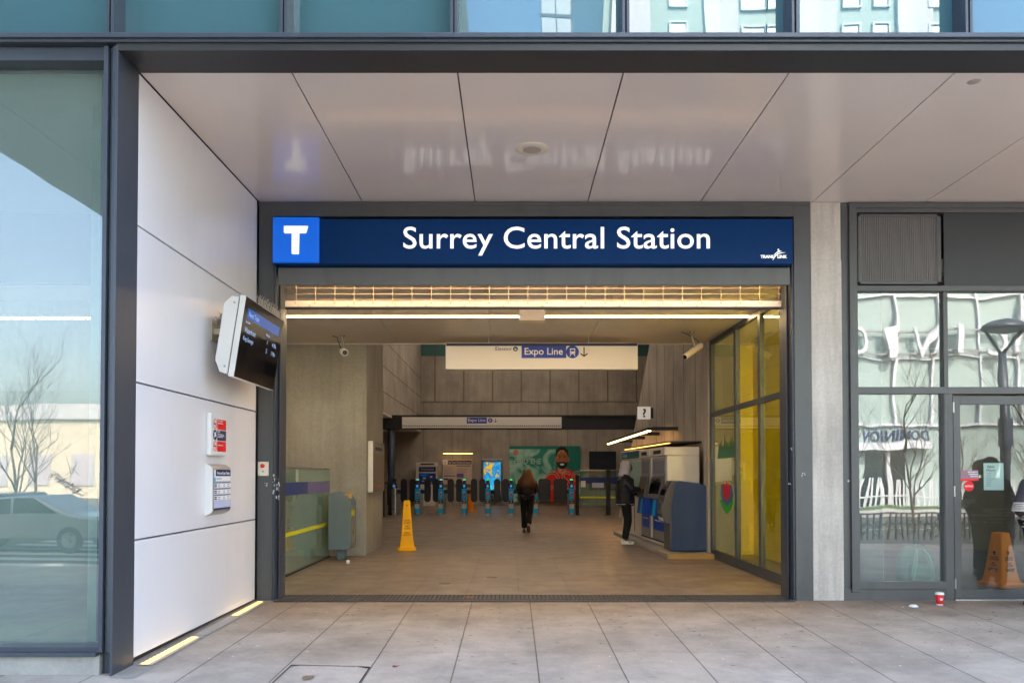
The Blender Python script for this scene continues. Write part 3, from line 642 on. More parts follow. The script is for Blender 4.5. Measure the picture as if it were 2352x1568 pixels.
MB().box(3.66, 4.42, 9.975, 15.0, .002, .014).build('bay_floor', M['dark_floor'], B)
MB().box(3.5, 3.8, 14.62, 14.95, 0, CH).build('wall_end', M['concrete_in'], B)

# drain grate across the threshold
q = MB(); xx = JL + .02
while xx < JR - .04:
    q.box(xx, xx + .036, 9.52, 9.97, .001, .012); xx += .05
q.box(JL, JR, 9.5, 9.52, .001, .014); q.box(JL, JR, 9.97, 9.99, .001, .014)
tag(q.build('threshold_drain_grate', mat('cast_iron_grate', S(70, 68, 70), .6, .3, .2, 8)), 'long dark slotted drain grate across the entrance threshold', 'drain')
MB_ = MB().box(JL, JR, 9.5, 9.99, -.002, .002); tag(MB_.build('drain_channel', M['black']), 'dark drain channel under the slotted grate at the entrance threshold', 'drain')
# gutter strip along the white wall, with recessed lights
q = MB(); q.add([(XW, YR - .4, pz(-3, YR - .4) + .004), (-2.80, YR - .4, pz(-2.8, YR - .4) + .004), (-2.80, YF, .006), (XW, YF, .006)], [(0, 1, 2, 3)])
tag(q.build('wall_gutter', M['concrete_pier']), kind='structure')
def floor_light(ya, yb_, lab):
    t = thing('floor_light', (-2.89, (ya + yb_) / 2, pz(-2.9, ya)), lab, 'floor light', 'floor lights along the white wall')
    h = MB(); f = lambda y: pz(-2.93, y)
    h.add([(-2.95, ya - .03, f(ya) + .009), (-2.83, ya - .03, f(ya) + .009), (-2.83, yb_ + .03, f(yb_) + .009), (-2.95, yb_ + .03, f(yb_) + .009)], [(0, 1, 2, 3)])
    h.build('housing', M['alu'], t)
    n = 15; g = MB(); st = (yb_ - ya) / n
    for i in range(n):
        y1 = ya + i * st; y2 = y1 + st * .58
        g.add([(-2.935, y1, f(y1) + .013), (-2.87, y1, f(y1) + .013), (-2.87, y2, f(y2) + .013), (-2.935, y2, f(y2) + .013)], [(0, 1, 2, 3)])
    g.build('light_slot', M['strip_out'], t)
floor_light(6.5, 7.55, 'yellow slotted light strip in the pavement at the near end of the white wall')
floor_light(8.6, 9.5, 'yellow slotted light strip in the pavement beside the entrance frame')
q = MB(); q.add([(-2.95, 7.6, pz(-2.9, 7.6) + .009), (-2.83, 7.6, pz(-2.9, 7.6) + .009), (-2.83, 8.55, pz(-2.9, 8.55) + .009), (-2.95, 8.55, pz(-2.9, 8.55) + .009)], [(0, 1, 2, 3)])
tag(q.build('floor_light_cover', M['alu']), 'flat grey metal cover plate between the two pavement light strips', 'cover plate')
# ------------------------------------------------------------------ fixtures at the entrance
# station sign
YS = YF - .1
t = thing('station_sign', (X(1225, YS), YS, Z(555, YS)), 'long navy station name sign over the entrance with a bright blue T badge', 'sign')
MB().box(X(625, YS), X(1825, YS), YS, YS + .2, Z(606, YS), Z(503, YS)).build('sign_face', M['navy'], t, bevel=.006)
MB().box(X(625, YS) - .004, X(731, YS), YS - .03, YS + .16, Z(604, YS) , Z(501, YS) + .004).build('badge_box', M['logo_blue'], t, bevel=.012)
yb_ = YS - .032
def bx_(px): return X(px, yb_)
def bz_(py): return Z(py, yb_)
tb = MB(); tp = [(649, 519), (704, 519), (705, 521), (701, 534), (699, 536), (685, 536), (684, 582), (683, 584), (669, 584), (667, 582), (667, 536), (651, 536), (649, 534)]
tb.prism([(bx_(a), bz_(c)) for a, c in tp], 'y', yb_, yb_ - .006); tb.build('badge_letter', M['sign_white'], t)
text('Surrey Central Station', (X(1279, YS), YS - .004, Z(554, YS)), '-y', M['sign_white'], t, h=Z(522, YS) - Z(588, YS), w=X(1633, YS) - X(925, YS), bold=.006, ext=.004, spacing=1.02)
text('TRANS', (X(1765, YS), YS - .003, Z(589.5, YS)), '-y', M['sign_white'], t, h=.037, w=X(1780, YS) - X(1750, YS), bold=.03, name='logo_word')
text('LINK', (X(1800, YS), YS - .003, Z(589.5, YS)), '-y', M['sign_white'], t, h=.037, w=X(1811, YS) - X(1789, YS), bold=.03, name='logo_word')
lg = MB()
def arc(pts, wds):
    pts = [(X(a, YS), Z(c, YS)) for a, c in pts]
    for (p, q_), (w0, w1) in zip(zip(pts[:-1], pts[1:]), zip(wds[:-1], wds[1:])):
        d = Vector((q_[0] - p[0], q_[1] - p[1])).normalized(); nn = Vector((-d.y, d.x))
        P4 = [(p[0] + nn.x * w0, p[1] + nn.y * w0), (p[0] - nn.x * w0, p[1] - nn.y * w0), (q_[0] - nn.x * w1, q_[1] - nn.y * w1), (q_[0] + nn.x * w1, q_[1] + nn.y * w1)]
        lg.prism(P4, 'y', YS - .002, YS - .006)
arc([(1778, 598), (1781, 592), (1785, 587), (1790, 583.5), (1797, 581), (1807, 580)], [.001, .005, .006, .005, .004, .001])
arc([(1781, 588), (1784, 583), (1789, 579.5), (1795, 578)], [.002, .005, .005, .002])
arc([(1789, 579), (1792, 576), (1795, 577.5), (1799, 577)], [.003, .005, .003, .001])
lg.cyl((X(1791, YS), YS - .002, Z(573.5, YS)), (X(1791, YS), YS - .006, Z(573.5, YS)), .009, n=12); lg.build('logo_figure', M['sign_white'], t)

# roller grille, mostly raised
yg = 9.9; t = thing('roller_grille', (X(1225, yg), yg, Z(705, yg)), 'raised metal roller grille hanging under the lintel of the entrance', 'roller grille')
GL, GR = JL + .01, JR - .01
for py in (662, 675, 688):
    MB().tube([(GL, yg, Z(py, yg)), (0, yg, Z(py, yg) - .004), (GR, yg, Z(py, yg))], .0058, n=6).build('rod', M['galv'], t, smooth=True)
q = MB(); xx = GL + .13; st = .2345; xs_ = []
while xx < GR: xs_.append(xx); xx += st
for x_ in xs_:
    q.tube([(x_, yg + .003, Z(650, yg)), (x_ + .004, yg - .006, Z(662, yg)), (x_, yg + .004, Z(668, yg)), (x_ + .003, yg - .006, Z(675, yg)), (x_, yg + .004, Z(682, yg)), (x_ + .003, yg - .006, Z(689, yg)), (x_, yg - .012, Z(694, yg))], .0036, n=6)
    q.build('link', M['galv'], t, smooth=True); q = MB()
MB().box(GL, GR, yg - .012, yg + .012, Z(705, yg), Z(691.5, yg)).build('bottom_bar', M['roller'], t, bevel=.002)
q = MB()
for x_, p_ in [(x_, 695.5) for x_ in xs_] + [(GL + .3 + i * .47, 702) for i in range(12)]:
    MB().ell((x_, yg - .016, Z(p_, yg)), (.012, .007, .009), 10, 6).build('bolt', M['galv'], t, smooth=True)
MB().box(GL, GR, yg - .02, yg + .02, Z(710, yg), Z(705.2, yg)).build('rubber_edge', M['rubber'], t)

t = thing('lintel_strip_light', (0, yg - .16, zl0 + .12), 'warm strip light tucked behind the grey lintel above the raised grille', 'strip light')
MB().box(JL + .05, JR - .05, yg - .2, yg - .13, zl0 + .105, zl0 + .129).build('housing', M['alu'], t)
MB().box(JL + .06, JR - .06, yg - .195, yg - .135, zl0 + .095, zl0 + .104).build('diffuser', lamp('warm_lintel_light', (1, .62, .28, 1), 4.5), t)
# warm strip light across the hall ceiling, with its junction box
Yl = 12.26; t = thing('ceiling_strip_light', (0, Yl, CH), 'glowing warm linear light running across the hall ceiling behind the grille', 'strip light')
MB().box(-5.9, 3.55, Yl - .075, Yl + .075, CH - .012, CH - .001).build('housing', M['amber_edge'], t)
MB().box(-5.9, 3.55, Yl - .04, Yl + .04, CH - .017, CH - .0125).build('diffuser', M['strip'], t)
tag(MB().box(X(1193, 11.3), X(1252, 11.3), 11.3, 11.5, Z(735.5, 11.3), CH - .002).build('junction_box', mat('pale_box_paint', S(240, 226, 206), .5), bevel=.004), 'small beige junction box under the hall ceiling strip light', 'junction box')
t = thing('room_strip_light', (-7, Yl, CH), 'thin warm linear light seen through the tall glazed bay', 'strip light')
MB().box(-12, -5.92, Yl - .05, Yl + .05, CH - .03, CH).build('housing', M['alu'], t)
MB().box(-12, -5.92, Yl - .035, Yl + .035, CH - .045, CH - .031).build('diffuser', M['strip'], t)

# soffit speaker and small sensor
x_, y_ = X(1222, 8.02, 342), 8.02 * 1.0
sY = (ZS - CZ) / (ray(1222, 342)[2] / ray(1222, 342)[1]); sX = X(1222, sY, 342)
t = thing('soffit_speaker', (sX, sY, ZS), 'round white speaker grille set in the pale soffit above the sign', 'speaker')
MB().lathe([(.001, -.012), (.085, -.012), (.1, -.016), (.15, -.012), (.168, -.004), (.17, 0), (.001, 0)][::-1], (sX, sY, ZS), 40).build('rim', M['cream'], t, smooth=True)
q = MB(); q.lathe([(.001, -.0135), (.093, -.0135), (.093, -.012), (.001, -.012)], (sX, sY, ZS), 32)
q.build('mesh_cover', mat('speaker_mesh', S(176, 162, 148), .6, 0, .1, 90), t)
sY = (ZS - CZ) / (ray(2237, 188)[2] / ray(2237, 188)[1]); sX = X(2237, sY, 188)
tag(MB().lathe([(.001, -.002), (.05, -.002), (.052, 0), (.001, 0)], (sX, sY, ZS), 24).build('soffit_disc', mat('grey_disc', S(176, 166, 160), .5), smooth=True), 'small grey disc on the pale soffit above the shopfront', 'sensor')

# train display hung from the white wall
tilt = R(8.5); Yn = 7.83; Wd = 1.3; Hh = .79
t = thing('train_display', (-2.72, 8.48, 2.8), 'tilted black train departure screen in a white case on the white wall', 'display screen')
ztop = 3.19; Xt = -2.55
def dp(dx, y, dz):   # dx: depth behind the face, dz: down from the top edge
    return (Xt - dz * math.sin(tilt) - dx * math.cos(tilt), y, ztop - dz * math.cos(tilt) + dx * math.sin(tilt))
def dbox(mb, d0, d1, ya, yb_, h0, h1): mb.loft([[dp(d0, ya, h0), dp(d1, ya, h0), dp(d1, ya, h1), dp(d0, ya, h1)], [dp(d0, yb_, h0), dp(d1, yb_, h0), dp(d1, yb_, h1), dp(d0, yb_, h1)]])
q = MB(); dbox(q, .004, .06, Yn, Yn + Wd, 0, Hh); q.build('bezel', M['white'], t, bevel=.004)
q = MB(); dbox(q, 0, .0045, Yn + .006, Yn + Wd - .006, .006, Hh - .006); q.build('screen_glass', M['screen_off'], t)
q = MB(); dbox(q, .06, .075, Yn + .03, Yn + Wd - .03, .03, Hh - .03); q.build('seam', M['rubber'], t)
q = MB(); q.loft([[dp(.075, y, .02), dp(.145, y, .02), dp(.21, y, .10), dp(.21, y, Hh - .14), dp(.15, y, Hh - .03), dp(.075, y, Hh - .02)] for y in (Yn + .015, Yn + Wd - .015)]); q.build('rear_case', M['white'], t, bevel=.004)
q = MB()
for h_ in (.08, Hh - .09):
    c_ = Vector(dp(.11, Yn + .015, h_)); q.cyl(c_, c_ + Vector((0, -.006, 0)), .011, n=12)
q.build('screw', M['steel'], t)
q = MB(); dbox(q, -.001, 0, Yn + .1, Yn + 1.18, .1, .2); q.build('screen_banner', M['screen_blue'], t)
A8 = Matrix.Rotation(tilt, 4, 'Y')
def dtext(s, y, dz, h, al='LEFT', m='screen_text'): text(s, dp(-.003, y, dz), '+x', M[m], t, h=h, align=al, extra=A8, ext=.0005, name='screen_text')
dtext('Next Train', Yn + .14, .15, .05); 
dtext('Expo Line', Yn + .08, .235, .03); dtext('Waterfront', Yn + .08, .31, .05); dtext('King George', Yn + .08, .40, .055); dtext('Platform', Yn + .75, .25, .028); dtext('1', Yn + .82, .32, .045); dtext('2', Yn + .82, .41, .045)
dtext('4 Min', Yn + 1.14, .32, .045, 'RIGHT'); dtext('1 Min', Yn + 1.14, .41, .045, 'RIGHT')
q = MB(); q.box(XW, -2.80, 8.15, 8.27, 2.87, 2.93); q.box(XW, -2.8, 8.62, 8.74, 2.87, 2.93); q.box(XW, XW + .015, 8.08, 8.8, 2.80, 2.99); q.box(XW, -2.82, 8.2, 8.33, 2.60, 2.68); q.build('wall_bracket', M['galv'], t, bevel=.003)
q = MB()
for i in range(34):
    y_ = Yn + .42 + i * .026; c_ = Vector(dp(.02, y_, 0))
    for k in (-1, 1): q.tube([c_, c_ + Vector((random.uniform(-.01, .01) + k * .012, random.uniform(-.02, .02), .06 + random.uniform(0, .02))), c_ + Vector((k * .03, random.uniform(-.03, .03), .085 + random.uniform(0, .025)))], .0016, n=4)
q.build('bird_spikes', M['galv'], t)
# twig nest and loose cable on the upper bracket
q = MB()
for i in range(26):
    c_ = Vector((-2.93 + random.uniform(-.03, .05), 8.2 + random.uniform(-.03, .05), 2.96 + random.uniform(0, .04)))
    q.tube([c_, c_ + Vector((random.uniform(-.04, .04), random.uniform(-.05, .05), random.uniform(0, .1))), c_ + Vector((random.uniform(-.06, .06), random.uniform(-.07, .07), random.uniform(.02, .13)))], [.004, .003, .0015], n=5)
tag(q.build('twig_nest', mat('nest_twigs', S(140, 134, 118), .8, 0, .3, 30)), 'untidy little bundle of grey twigs on the display bracket', 'nest')

# wall notices on the white wall
def wall_notice(name, ya, yb__, z0, z1, lab, th=.05):
    return thing(name, (XW, (ya + yb__) / 2, z0), lab, 'notice board')
def wx_box(mb, x0, x1, ya, yb__, z0, z1): return mb.box(x0, x1, ya, yb__, z0, z1)
ya, yc, z0, z1 = 7.98, 8.43, 1.66, 2.08
t = wall_notice('rules_notice', ya, yc, z0, z1, 'white notice panel with red and navy no smoking and camera blocks')
MB().box(XW, XW + .05, ya, yc, z0, z1).build('board', M['white'], t, bevel=.014)
xf = XW + .051
def fbox(y0_, y1_, z0_, z1_, m, nm, th=.002): return MB().box(xf, xf + th, y0_, y1_, z0_, z1_).build(nm, M[m], t)
yl = ya + .055
for i, (zc, m_) in enumerate(((1.975, 'print_red'), (1.865, 'print_navy'), (1.755, 'print_red'))):
    fbox(ya + .175, yc - .03, zc - .051, zc + .051, m_, 'message_block')
    cy = ya + .112
    if i == 1:
        MB().cyl((xf, cy, zc), (xf + .002, cy, zc), .051, n=28).build('pictogram', M['print_navy'], t)
        q = MB(); q.add([(xf + .003, cy - .03, zc + .022), (xf + .003, cy + .012, zc + .03), (xf + .003, cy + .03, zc - .012), (xf + .003, cy - .01, zc - .02)], [(0, 1, 2, 3)]); q.box(xf + .002, xf + .003, cy - .03, cy - .02, zc - .03, zc - .005); q.build('camera_symbol', M['print_white'], t)
    else:
        q = MB(); n = 28
        for k in range(n):
            a1, a2 = 2 * math.pi * k / n, 2 * math.pi * (k + 1) / n
            q.add([(xf + .002, cy + r_ * math.cos(a_), zc + r_ * math.sin(a_)) for r_, a_ in ((.051, a1), (.051, a2), (.043, a2), (.043, a1))], [(0, 1, 2, 3)])
        q.add([(xf + .0025, cy - .033, zc + .027), (xf + .0025, cy - .027, zc + .033), (xf + .0025, cy + .033, zc - .027), (xf + .0025, cy + .027, zc - .033)], [(0, 1, 2, 3)])
        q.build('pictogram', M['print_red'], t)
        MB().box(xf, xf + .0015, cy - .028, cy + .022, zc - .006, zc + .006).build('cigarette_symbol', M['print_black'], t)
    if i < 2: text(('No Smoking', 'CCTV', '')[i], (xf + .003, ya + .185, zc + .035), '+x', M['print_white'], t, h=.02, w=(.13, .06, .19)[i], align='LEFT', bold=.01, ext=.0004)
    for k, w_ in enumerate((.16, .18, .14) if i == 1 else (.15,)):
        MB().box(xf + .002, xf + .003, ya + .185, ya + .185 + w_, zc + .008 - k * .014, zc + .014 - k * .014).build('fine_print', M['print_white'], t)
ya, yc, z0, z1 = 7.99, 8.5, 1.08, 1.575
t = thing('timetable_board', (XW, 8.24, z0), 'curved silver framed train timetable poster below the red notice', 'timetable')
q = MB(); n = 8
prof = [(XW, z0 - .01)] + [(XW + .02 + .05 * math.sin(R(90 * i / n)), z0 + .04 * i / n) for i in range(n + 1)] + [(XW + .07 - .05 * (1 - math.cos(R(90 * i / n))), z1 - .05 + .05 * i / n) for i in range(n + 1)] + [(XW, z1 + .005)]
q.prism([(p[0], p[1]) for p in prof], 'y', ya, yc); q.build('board', M['alu'], t, bevel=.003)
MB().prism([(p[0] + .001, p[1]) for p in prof], 'y', ya - .012, ya - .0005).build('end_cap', M['white'], t)
xf = XW + .0715
def fb(y0_, y1_, z0_, z1_, m, nm='print', th=.0015): return MB().box(xf, xf + th, y0_, y1_, z0_, z1_).build(nm, M[m], t)
fb(ya + .03, yc - .02, z0 + .045, z1 - .055, 'print_lilac', 'poster')
xf += .0015
fb(ya + .07, yc - .02, z1 - .115, z1 - .055, 'print_navy', 'heading_band'); fb(ya + .03, ya + .07, z1 - .13, z1 - .055, 'print_white', 'badge'); fb(ya + .03, ya + .07, z1 - .17, z1 - .135, 'cyan', 'badge')
fb(ya + .075, yc - .02, z1 - .165, z1 - .12, 'print_white', 'sub_heading')
text('First and Last Trains', (xf + .0025, (ya + .08 + yc - .025) / 2, z1 - .086), '+x', M['print_white'], t, h=.032, w=.35, bold=.012, ext=.0004)
MB().box(xf + .0015, xf + .002, ya + .09, ya + .23, z1 - .147, z1 - .139).build('fine_print', M['print_grey'], t)
for k in range(3):
    zc = z1 - .178 - k * .062
    fb(ya + .03, yc - .02, zc - .009, zc, 'print_navy', 'table_header'); fb(ya + .03, yc - .02, zc - .052, zc - .0095, 'print_white', 'table_rows')
    q = MB()
    for j in range(2):
        zz = zc - .024 - j * .018; q.box(xf + .0015, xf + .002, ya + .035, ya + .1, zz - .006, zz + .006)
        for aa, bb in ((.13, .19), (.28, .33), (.4, .45)): q.box(xf + .0015, xf + .002, ya + aa, ya + bb, zz - .003, zz + .002)
    q.build('table_entries', M['print_navy'], t)
fb(ya + .03, yc - .02, z0 + .045, z0 + .062, 'print_navy', 'footer_band')
# push button plate on the entrance frame
cx_, cz_ = X(605, YF), Z(1076, YF)
t = thing('push_button_plate', (cx_, YF, cz_), 'cream plate with a red push button on the entrance frame', 'push button')
MB().box(cx_ - .062, cx_ + .062, YF - .012, YF, cz_ - .082, cz_ + .082).build('plate', M['cream'], t, bevel=.003)
MB().lathe([(.001, 0), (.026, 0), (.024, .012), (.016, .017), (.001, .018)], (cx_ - .006, YF - .012, cz_ + .035), 20, rot=Matrix.Rotation(R(90), 3, 'X')).build('button', M['red_knob'], t, smooth=True)
q = MB()
for a_, c_ in ((-.05, .07), (.05, .07), (-.05, -.07), (.05, -.07)): q.cyl((cx_ + a_, YF - .012, cz_ + c_), (cx_ + a_, YF - .014, cz_ + c_), .006, n=10)
q.cyl((cx_, YF - .012, cz_ - .03), (cx_, YF - .016, cz_ - .03), .014, n=14); q.build('screw', M['steel'], t)
# small round stud on the shopfront
tag(MB().lathe([(.001, 0), (.012, 0), (.01, .004), (.001, .005)], (X(1951, YF), YF + .029, Z(1104, YF)), 16, rot=Matrix.Rotation(R(90), 3, 'X')).build('round_stud', M['print_white'], smooth=True), 'small white round stud on the grey shopfront upright', 'stud')

# stickers and menu on the shop door
yd = y0 + .0445
t = thing('security_sticker', (X(2226, yd), yd, Z(1092, yd)), 'red and grey security cameras sticker on the shop door glass', 'sticker')
MB().box(X(2206, yd), X(2247, yd), yd - .002, yd, Z(1104, yd), Z(1079, yd)).build('sticker_body', mat('grey_red_print', S(150, 110, 120), .4), t)
MB().box(X(2206, yd), X(2247, yd), yd - .003, yd - .001, Z(1104, yd), Z(1099, yd)).build('red_band', M['print_red'], t)
for i, s_ in enumerate(('SECURITY', 'CAMERAS', 'ON SITE')): text(s_, (X(2246, yd), yd - .004, Z(1083.5 + i * 5, yd)), '-y', M['print_white'], t, h=.014, align='RIGHT', w=(.12, .11, .09)[i], bold=.03, ext=.0004)
t = thing('notice_sticker', (X(2225, yd), yd, Z(1116, yd)), 'red octagonal notice sticker on the shop door glass', 'sticker')
c_ = (X(2225, yd), Z(1116, yd)); r_ = .063
MB().prism([(c_[0] + r_ * math.cos(R(22.5 + 45 * k)), c_[1] + r_ * math.sin(R(22.5 + 45 * k))) for k in range(8)], 'y', yd - .002, yd).build('octagon', M['print_red'], t)
text('NOTICE', (c_[0], yd - .003, c_[1]), '-y', M['print_white'], t, h=.019, w=.09, bold=.03, ext=.0004)
t = thing('paper_menu', (X(2287, yd), yd, Z(1093, yd)), 'pale green paper notice with handwriting taped inside the shop door', 'paper notice')
MB().box(X(2260, yd), X(2306, yd), yd + .006, yd + .008, Z(1125, yd), Z(1063, yd)).build('sheet', mat('pale_green_paper', S(206, 226, 220), .7, 0, .03), t)
text('New', (X(2277, yd), yd + .005, Z(1071, yd)), '-y', M['print_black'], t, h=.03, ext=.0004, shear=.3)
text('Hours', (X(2276, yd), yd + .005, Z(1079, yd)), '-y', M['print_black'], t, h=.028, ext=.0004, shear=.3)
q = MB()
for k in range(8): q.box(X(2266, yd), X(2266 + random.uniform(10, 20), yd), yd + .0045, yd + .006, Z(1086 + k * 4.2, yd) - .002, Z(1086 + k * 4.2, yd) + .002)
q.build('handwritten_lines', M['print_grey'], t)
# litter
def litter(px, py, w_, d_, m, name, lab, cat, z=.006):
    dz = ray(px, py); yy = 9.5
    for _ in range(20): yy = (pz(X(px, yy), yy) - CZ) * dz[1] / dz[2]
    xx = X(px, yy, py); zz = pz(xx, yy)
    q = MB(); pts = []
    for k in range(9): a_ = 2 * math.pi * k / 9; rr = random.uniform(.55, 1); pts.append((xx + w_ * rr * math.cos(a_), yy + d_ * rr * math.sin(a_), zz + z + random.uniform(0, .008)))
    pts.append((xx, yy, zz + z + .006)); q.add(pts, [(k, (k + 1) % 9, 9) for k in range(9)])
    return tag(q.build(name, M[m]), lab, cat)
litter(1078, 1374, .07, .04, 'brown_leaf', 'dry_leaf', 'dry brown leaf lying on the drain grate', 'leaf', .016)
litter(918, 1436, .04, .03, 'yellow_leaf', 'yellow_leaf', 'small yellow leaf on the paving before the entrance', 'leaf')
litter(908, 1531, .035, .02, 'red_litter', 'red_scrap', 'dark red scrap on the pale paving', 'litter')
litter(591, 1485, .025, .012, 'print_white', 'paper_scrap', 'white scrap of paper near the floor lights', 'litter')
litter(523, 1450, .022, .014, 'brown_leaf', 'cork_scrap', 'small orange brown scrap beside the floor lights', 'litter')
litter(2074, 1395, .03, .015, 'print_white', 'gum_wrapper', 'tiny pale wrapper on the paving before the shopfront', 'litter')
q = MB()
for k in range(120):
    xx = random.uniform(-2.9, 7.5); yy = random.uniform(6.4, 9.45); r_ = random.uniform(.003, .011)
    q.add([(xx + r_ * math.cos(a_) * random.uniform(.6, 1.6), yy + r_ * math.sin(a_), pz(xx, yy) + .003) for a_ in (0, 1.3, 2.5, 3.8, 5)], [tuple(range(5))])
for k in range(260):
    e = random.random(); xx = random.choice([random.uniform(-2.98, -2.8)] * 1 + [random.uniform(-2.9, 7)] * 3); yy = random.uniform(6.6, 9.5) if xx < -2.8 else 9.58 - abs(random.gauss(0, .06)); r_ = random.uniform(.003, .009)
    q.add([(xx + r_ * math.cos(a_) * random.uniform(.6, 1.6), yy + r_ * math.sin(a_), pz(xx, yy) + .012) for a_ in (0, 1.3, 2.5, 3.8, 5)], [tuple(range(5))], 1)
for k in range(420):
    xx = random.uniform(-2.8, 7.5); yy = 9.45 - abs(random.gauss(0, 1.3)); 
    if yy < 6.3: continue
    r_ = random.uniform(.004, .013); sx_q = random.uniform(.8, 2.6)
    q.add([(xx + r_ * math.cos(a_) * sx_q, yy + r_ * math.sin(a_), pz(xx, yy) + .0035) for a_ in (0, .9, 1.8, 2.7, 3.6, 4.5, 5.4)], [tuple(range(7))], 2)
tag(q.build('paving_crumbs', [M['print_white'], M['brown_leaf'], mat('old_gum', S(96, 84, 76), .8)]), 'scattered tiny crumbs and gum marks over the paving', 'debris', kind='stuff')
# red cup and its lost lid
cy = 9.33; cx_ = X(2155, cy); gz_ = pz(cx_, cy)
t = thing('coffee_cup', (cx_, cy, gz_), 'red paper coffee cup with a white lid standing before the shopfront', 'cup')
MB().lathe([(.001, .002), (.032, .002), (.034, .004), (.045, .122), (.001, .122)], (cx_, cy, gz_), 28).build('cup_body', M['cup_red'], t, smooth=True)
MB().lathe([(.031, .0), (.0345, .0), (.0355, .012), (.03, .012)], (cx_, cy, gz_), 28).build('base_band', M['print_white'], t, smooth=True)
MB().lathe([(.001, .142), (.04, .142), (.044, .14), (.0455, .128), (.049, .126), (.049, .118), (.0445, .118), (.001, .119)], (cx_, cy, gz_), 28).build('lid', M['print_white'], t, smooth=True)
q = MB(); pts = []
for k in range(16):
    a_ = 2 * math.pi * k / 16; r_ = .019 if k % 2 == 0 else .011; pts.append((cx_ + r_ * math.cos(a_), cy - .0405 , gz_ + .07 + r_ * math.sin(a_)))
q.add(pts, [tuple(range(16))]); q.build('emblem', M['print_white'], t)
cy = 9.22; cx_ = X(2095, cy); gz_ = pz(cx_, cy)
tag(MB().lathe([(.001, .022), (.034, .022), (.04, .018), (.043, .008), (.05, .006), (.05, .0), (.001, .0)], (cx_, cy, gz_), 28).build('cup_lid', M['print_white'], smooth=True), 'white plastic cup lid lying on the paving near the red cup', 'cup lid')
# backpack and short cone behind the glass
def cone(name, x, y, H, Wb, m, lab, lines, rz=0, gz=0.):
    t = thing(name, (0, 0, 0), lab, 'floor sign')
    wt = Wb * .2; wm = Wb * .36
    MB().rsq([(0, 0, 0, Wb / 2, Wb / 2), (0, 0, .035, Wb / 2, Wb / 2), (0, 0, .05, Wb * .47, Wb * .47), (0, 0, .055, Wb * .41, Wb * .41), (0, 0, .16 * H, wm, wm), (0, 0, .3 * H, wm * .88, wm * .88), (0, 0, .97 * H, wt * .92, wt * .92), (0, 0, H, wt * .8, wt * .8)], k=.22).build('cone_body', M[m], t, bevel=.004)
    for ang in (0, 90, -90):
        for zf, s_, hh in lines:
            zz = zf * H; hw = wm * .88 + (wt * .92 - wm * .88) * (zf - .3) / .67
            Rz = Matrix.Rotation(R(ang), 4, 'Z'); p = Rz @ Vector((0, -hw - .004, zz))
            text(s_, p, '-y', M['print_black'], t, h=hh, w=min(hw * 1.3, hh * .8 * len(s_)), bold=.01, ext=.001, extra=Rz)
    t.location = (x, y, gz); t.rotation_euler.z = rz; return t
L1 = [(.60, 'CAUTION', .028), (.555, 'CUIDADO', .028), (.485, 'WET', .03), (.44, 'FLOOR', .03), (.355, 'PISO', .03), (.31, 'MOJADO', .03), (.9, '!', .03)]
cy = 16.07
cone('wet_floor_cone', X(935, cy), cy, .97, .36, 'yellow', 'tall yellow wet floor sign standing alone in the hall', L1, R(8))
cy = 10.75
cone('shop_wet_floor_cone', X(2296, cy), cy, .70, .43, 'orange', 'short amber wet floor sign behind the shop door glass', [(.62, '!', .05), (.54, 'CAUTION', .022), (.5, 'ATTENTION', .02), (.43, 'WET', .025), (.39, 'FLOOR', .025), (.33, 'PLANCHER', .022), (.3, 'MOUILLE', .022)], R(20), .02)
cone('small_wet_floor_cone', X(1081, 33), 33, .95, .34, 'orange', 'amber wet floor sign half hidden behind the gate paddles', [], R(0))
bx, by = X(2102, 10.05), 10.05
t = thing('backpack', (bx, by, .02), 'teal backpack resting on the floor behind the shopfront glass', 'backpack')
MB().rsq([(bx, by, .165, .2, .1), (bx, by, .2, .225, .12), (bx, by, .32, .225, .125), (bx, by, .44, .215, .12), (bx, by, .55, .18, .1), (bx, by, .595, .12, .06), (bx, by, .605, .05, .03)], k=.7).build('bag_body', M['bag'], t, smooth=True)
MB().rsq([(bx, by - .12, .2, .15, .04), (bx, by - .125, .24, .16, .05), (bx, by - .125, .36, .15, .045), (bx, by - .115, .4, .12, .02)], k=.6).build('front_pocket', M['bag'], t, smooth=True)
for s_ in (-1, 1):
    MB().tube([(bx + s_ * .035, by - .1, .57), (bx + s_ * .07, by - .15, .5), (bx + s_ * .1, by - .175, .38), (bx + s_ * .12, by - .17, .25), (bx + s_ * .1, by - .15, .17)], [.012, .022, .026, .022, .012], n=8).build('strap', M['bag_light'], t, smooth=True)
MB().tube([(bx - .04, by, .6), (bx - .02, by, .64), (bx + .02, by, .64), (bx + .04, by, .6)], .009, n=8).build('grab_handle', M['bag'], t, smooth=True)
# scratched graffiti on the tall glass
q = MB(); gy = 6.346
for k in range(7):
    cx_, cz_ = X(115 + k * 9, gy), Z(1085 + k * 6, gy); pts = []
    for i in range(14): pts.append((cx_ + .035 * math.sin(i * 1.9 + k) + .006 * i, gy, cz_ + .03 * math.cos(i * 1.3 + k * 2) - .004 * i))
    q.tube(pts, .0011, n=4)
for p in ([(150, 1048), (158, 1068), (162, 1090)], [(176, 1060), (168, 1080), (158, 1100)], [(108, 1098), (112, 1090), (118, 1086), (116, 1098), (108, 1102)], [(150, 1092), (165, 1075), (182, 1090)]): q.tube([(X(a, gy), gy, Z(c, gy)) for a, c in p], .0012, n=4)
tag(q.build('scratched_graffiti', M['print_grey']), 'dark scribbled tag scratched on the tall glazed bay', 'graffiti')
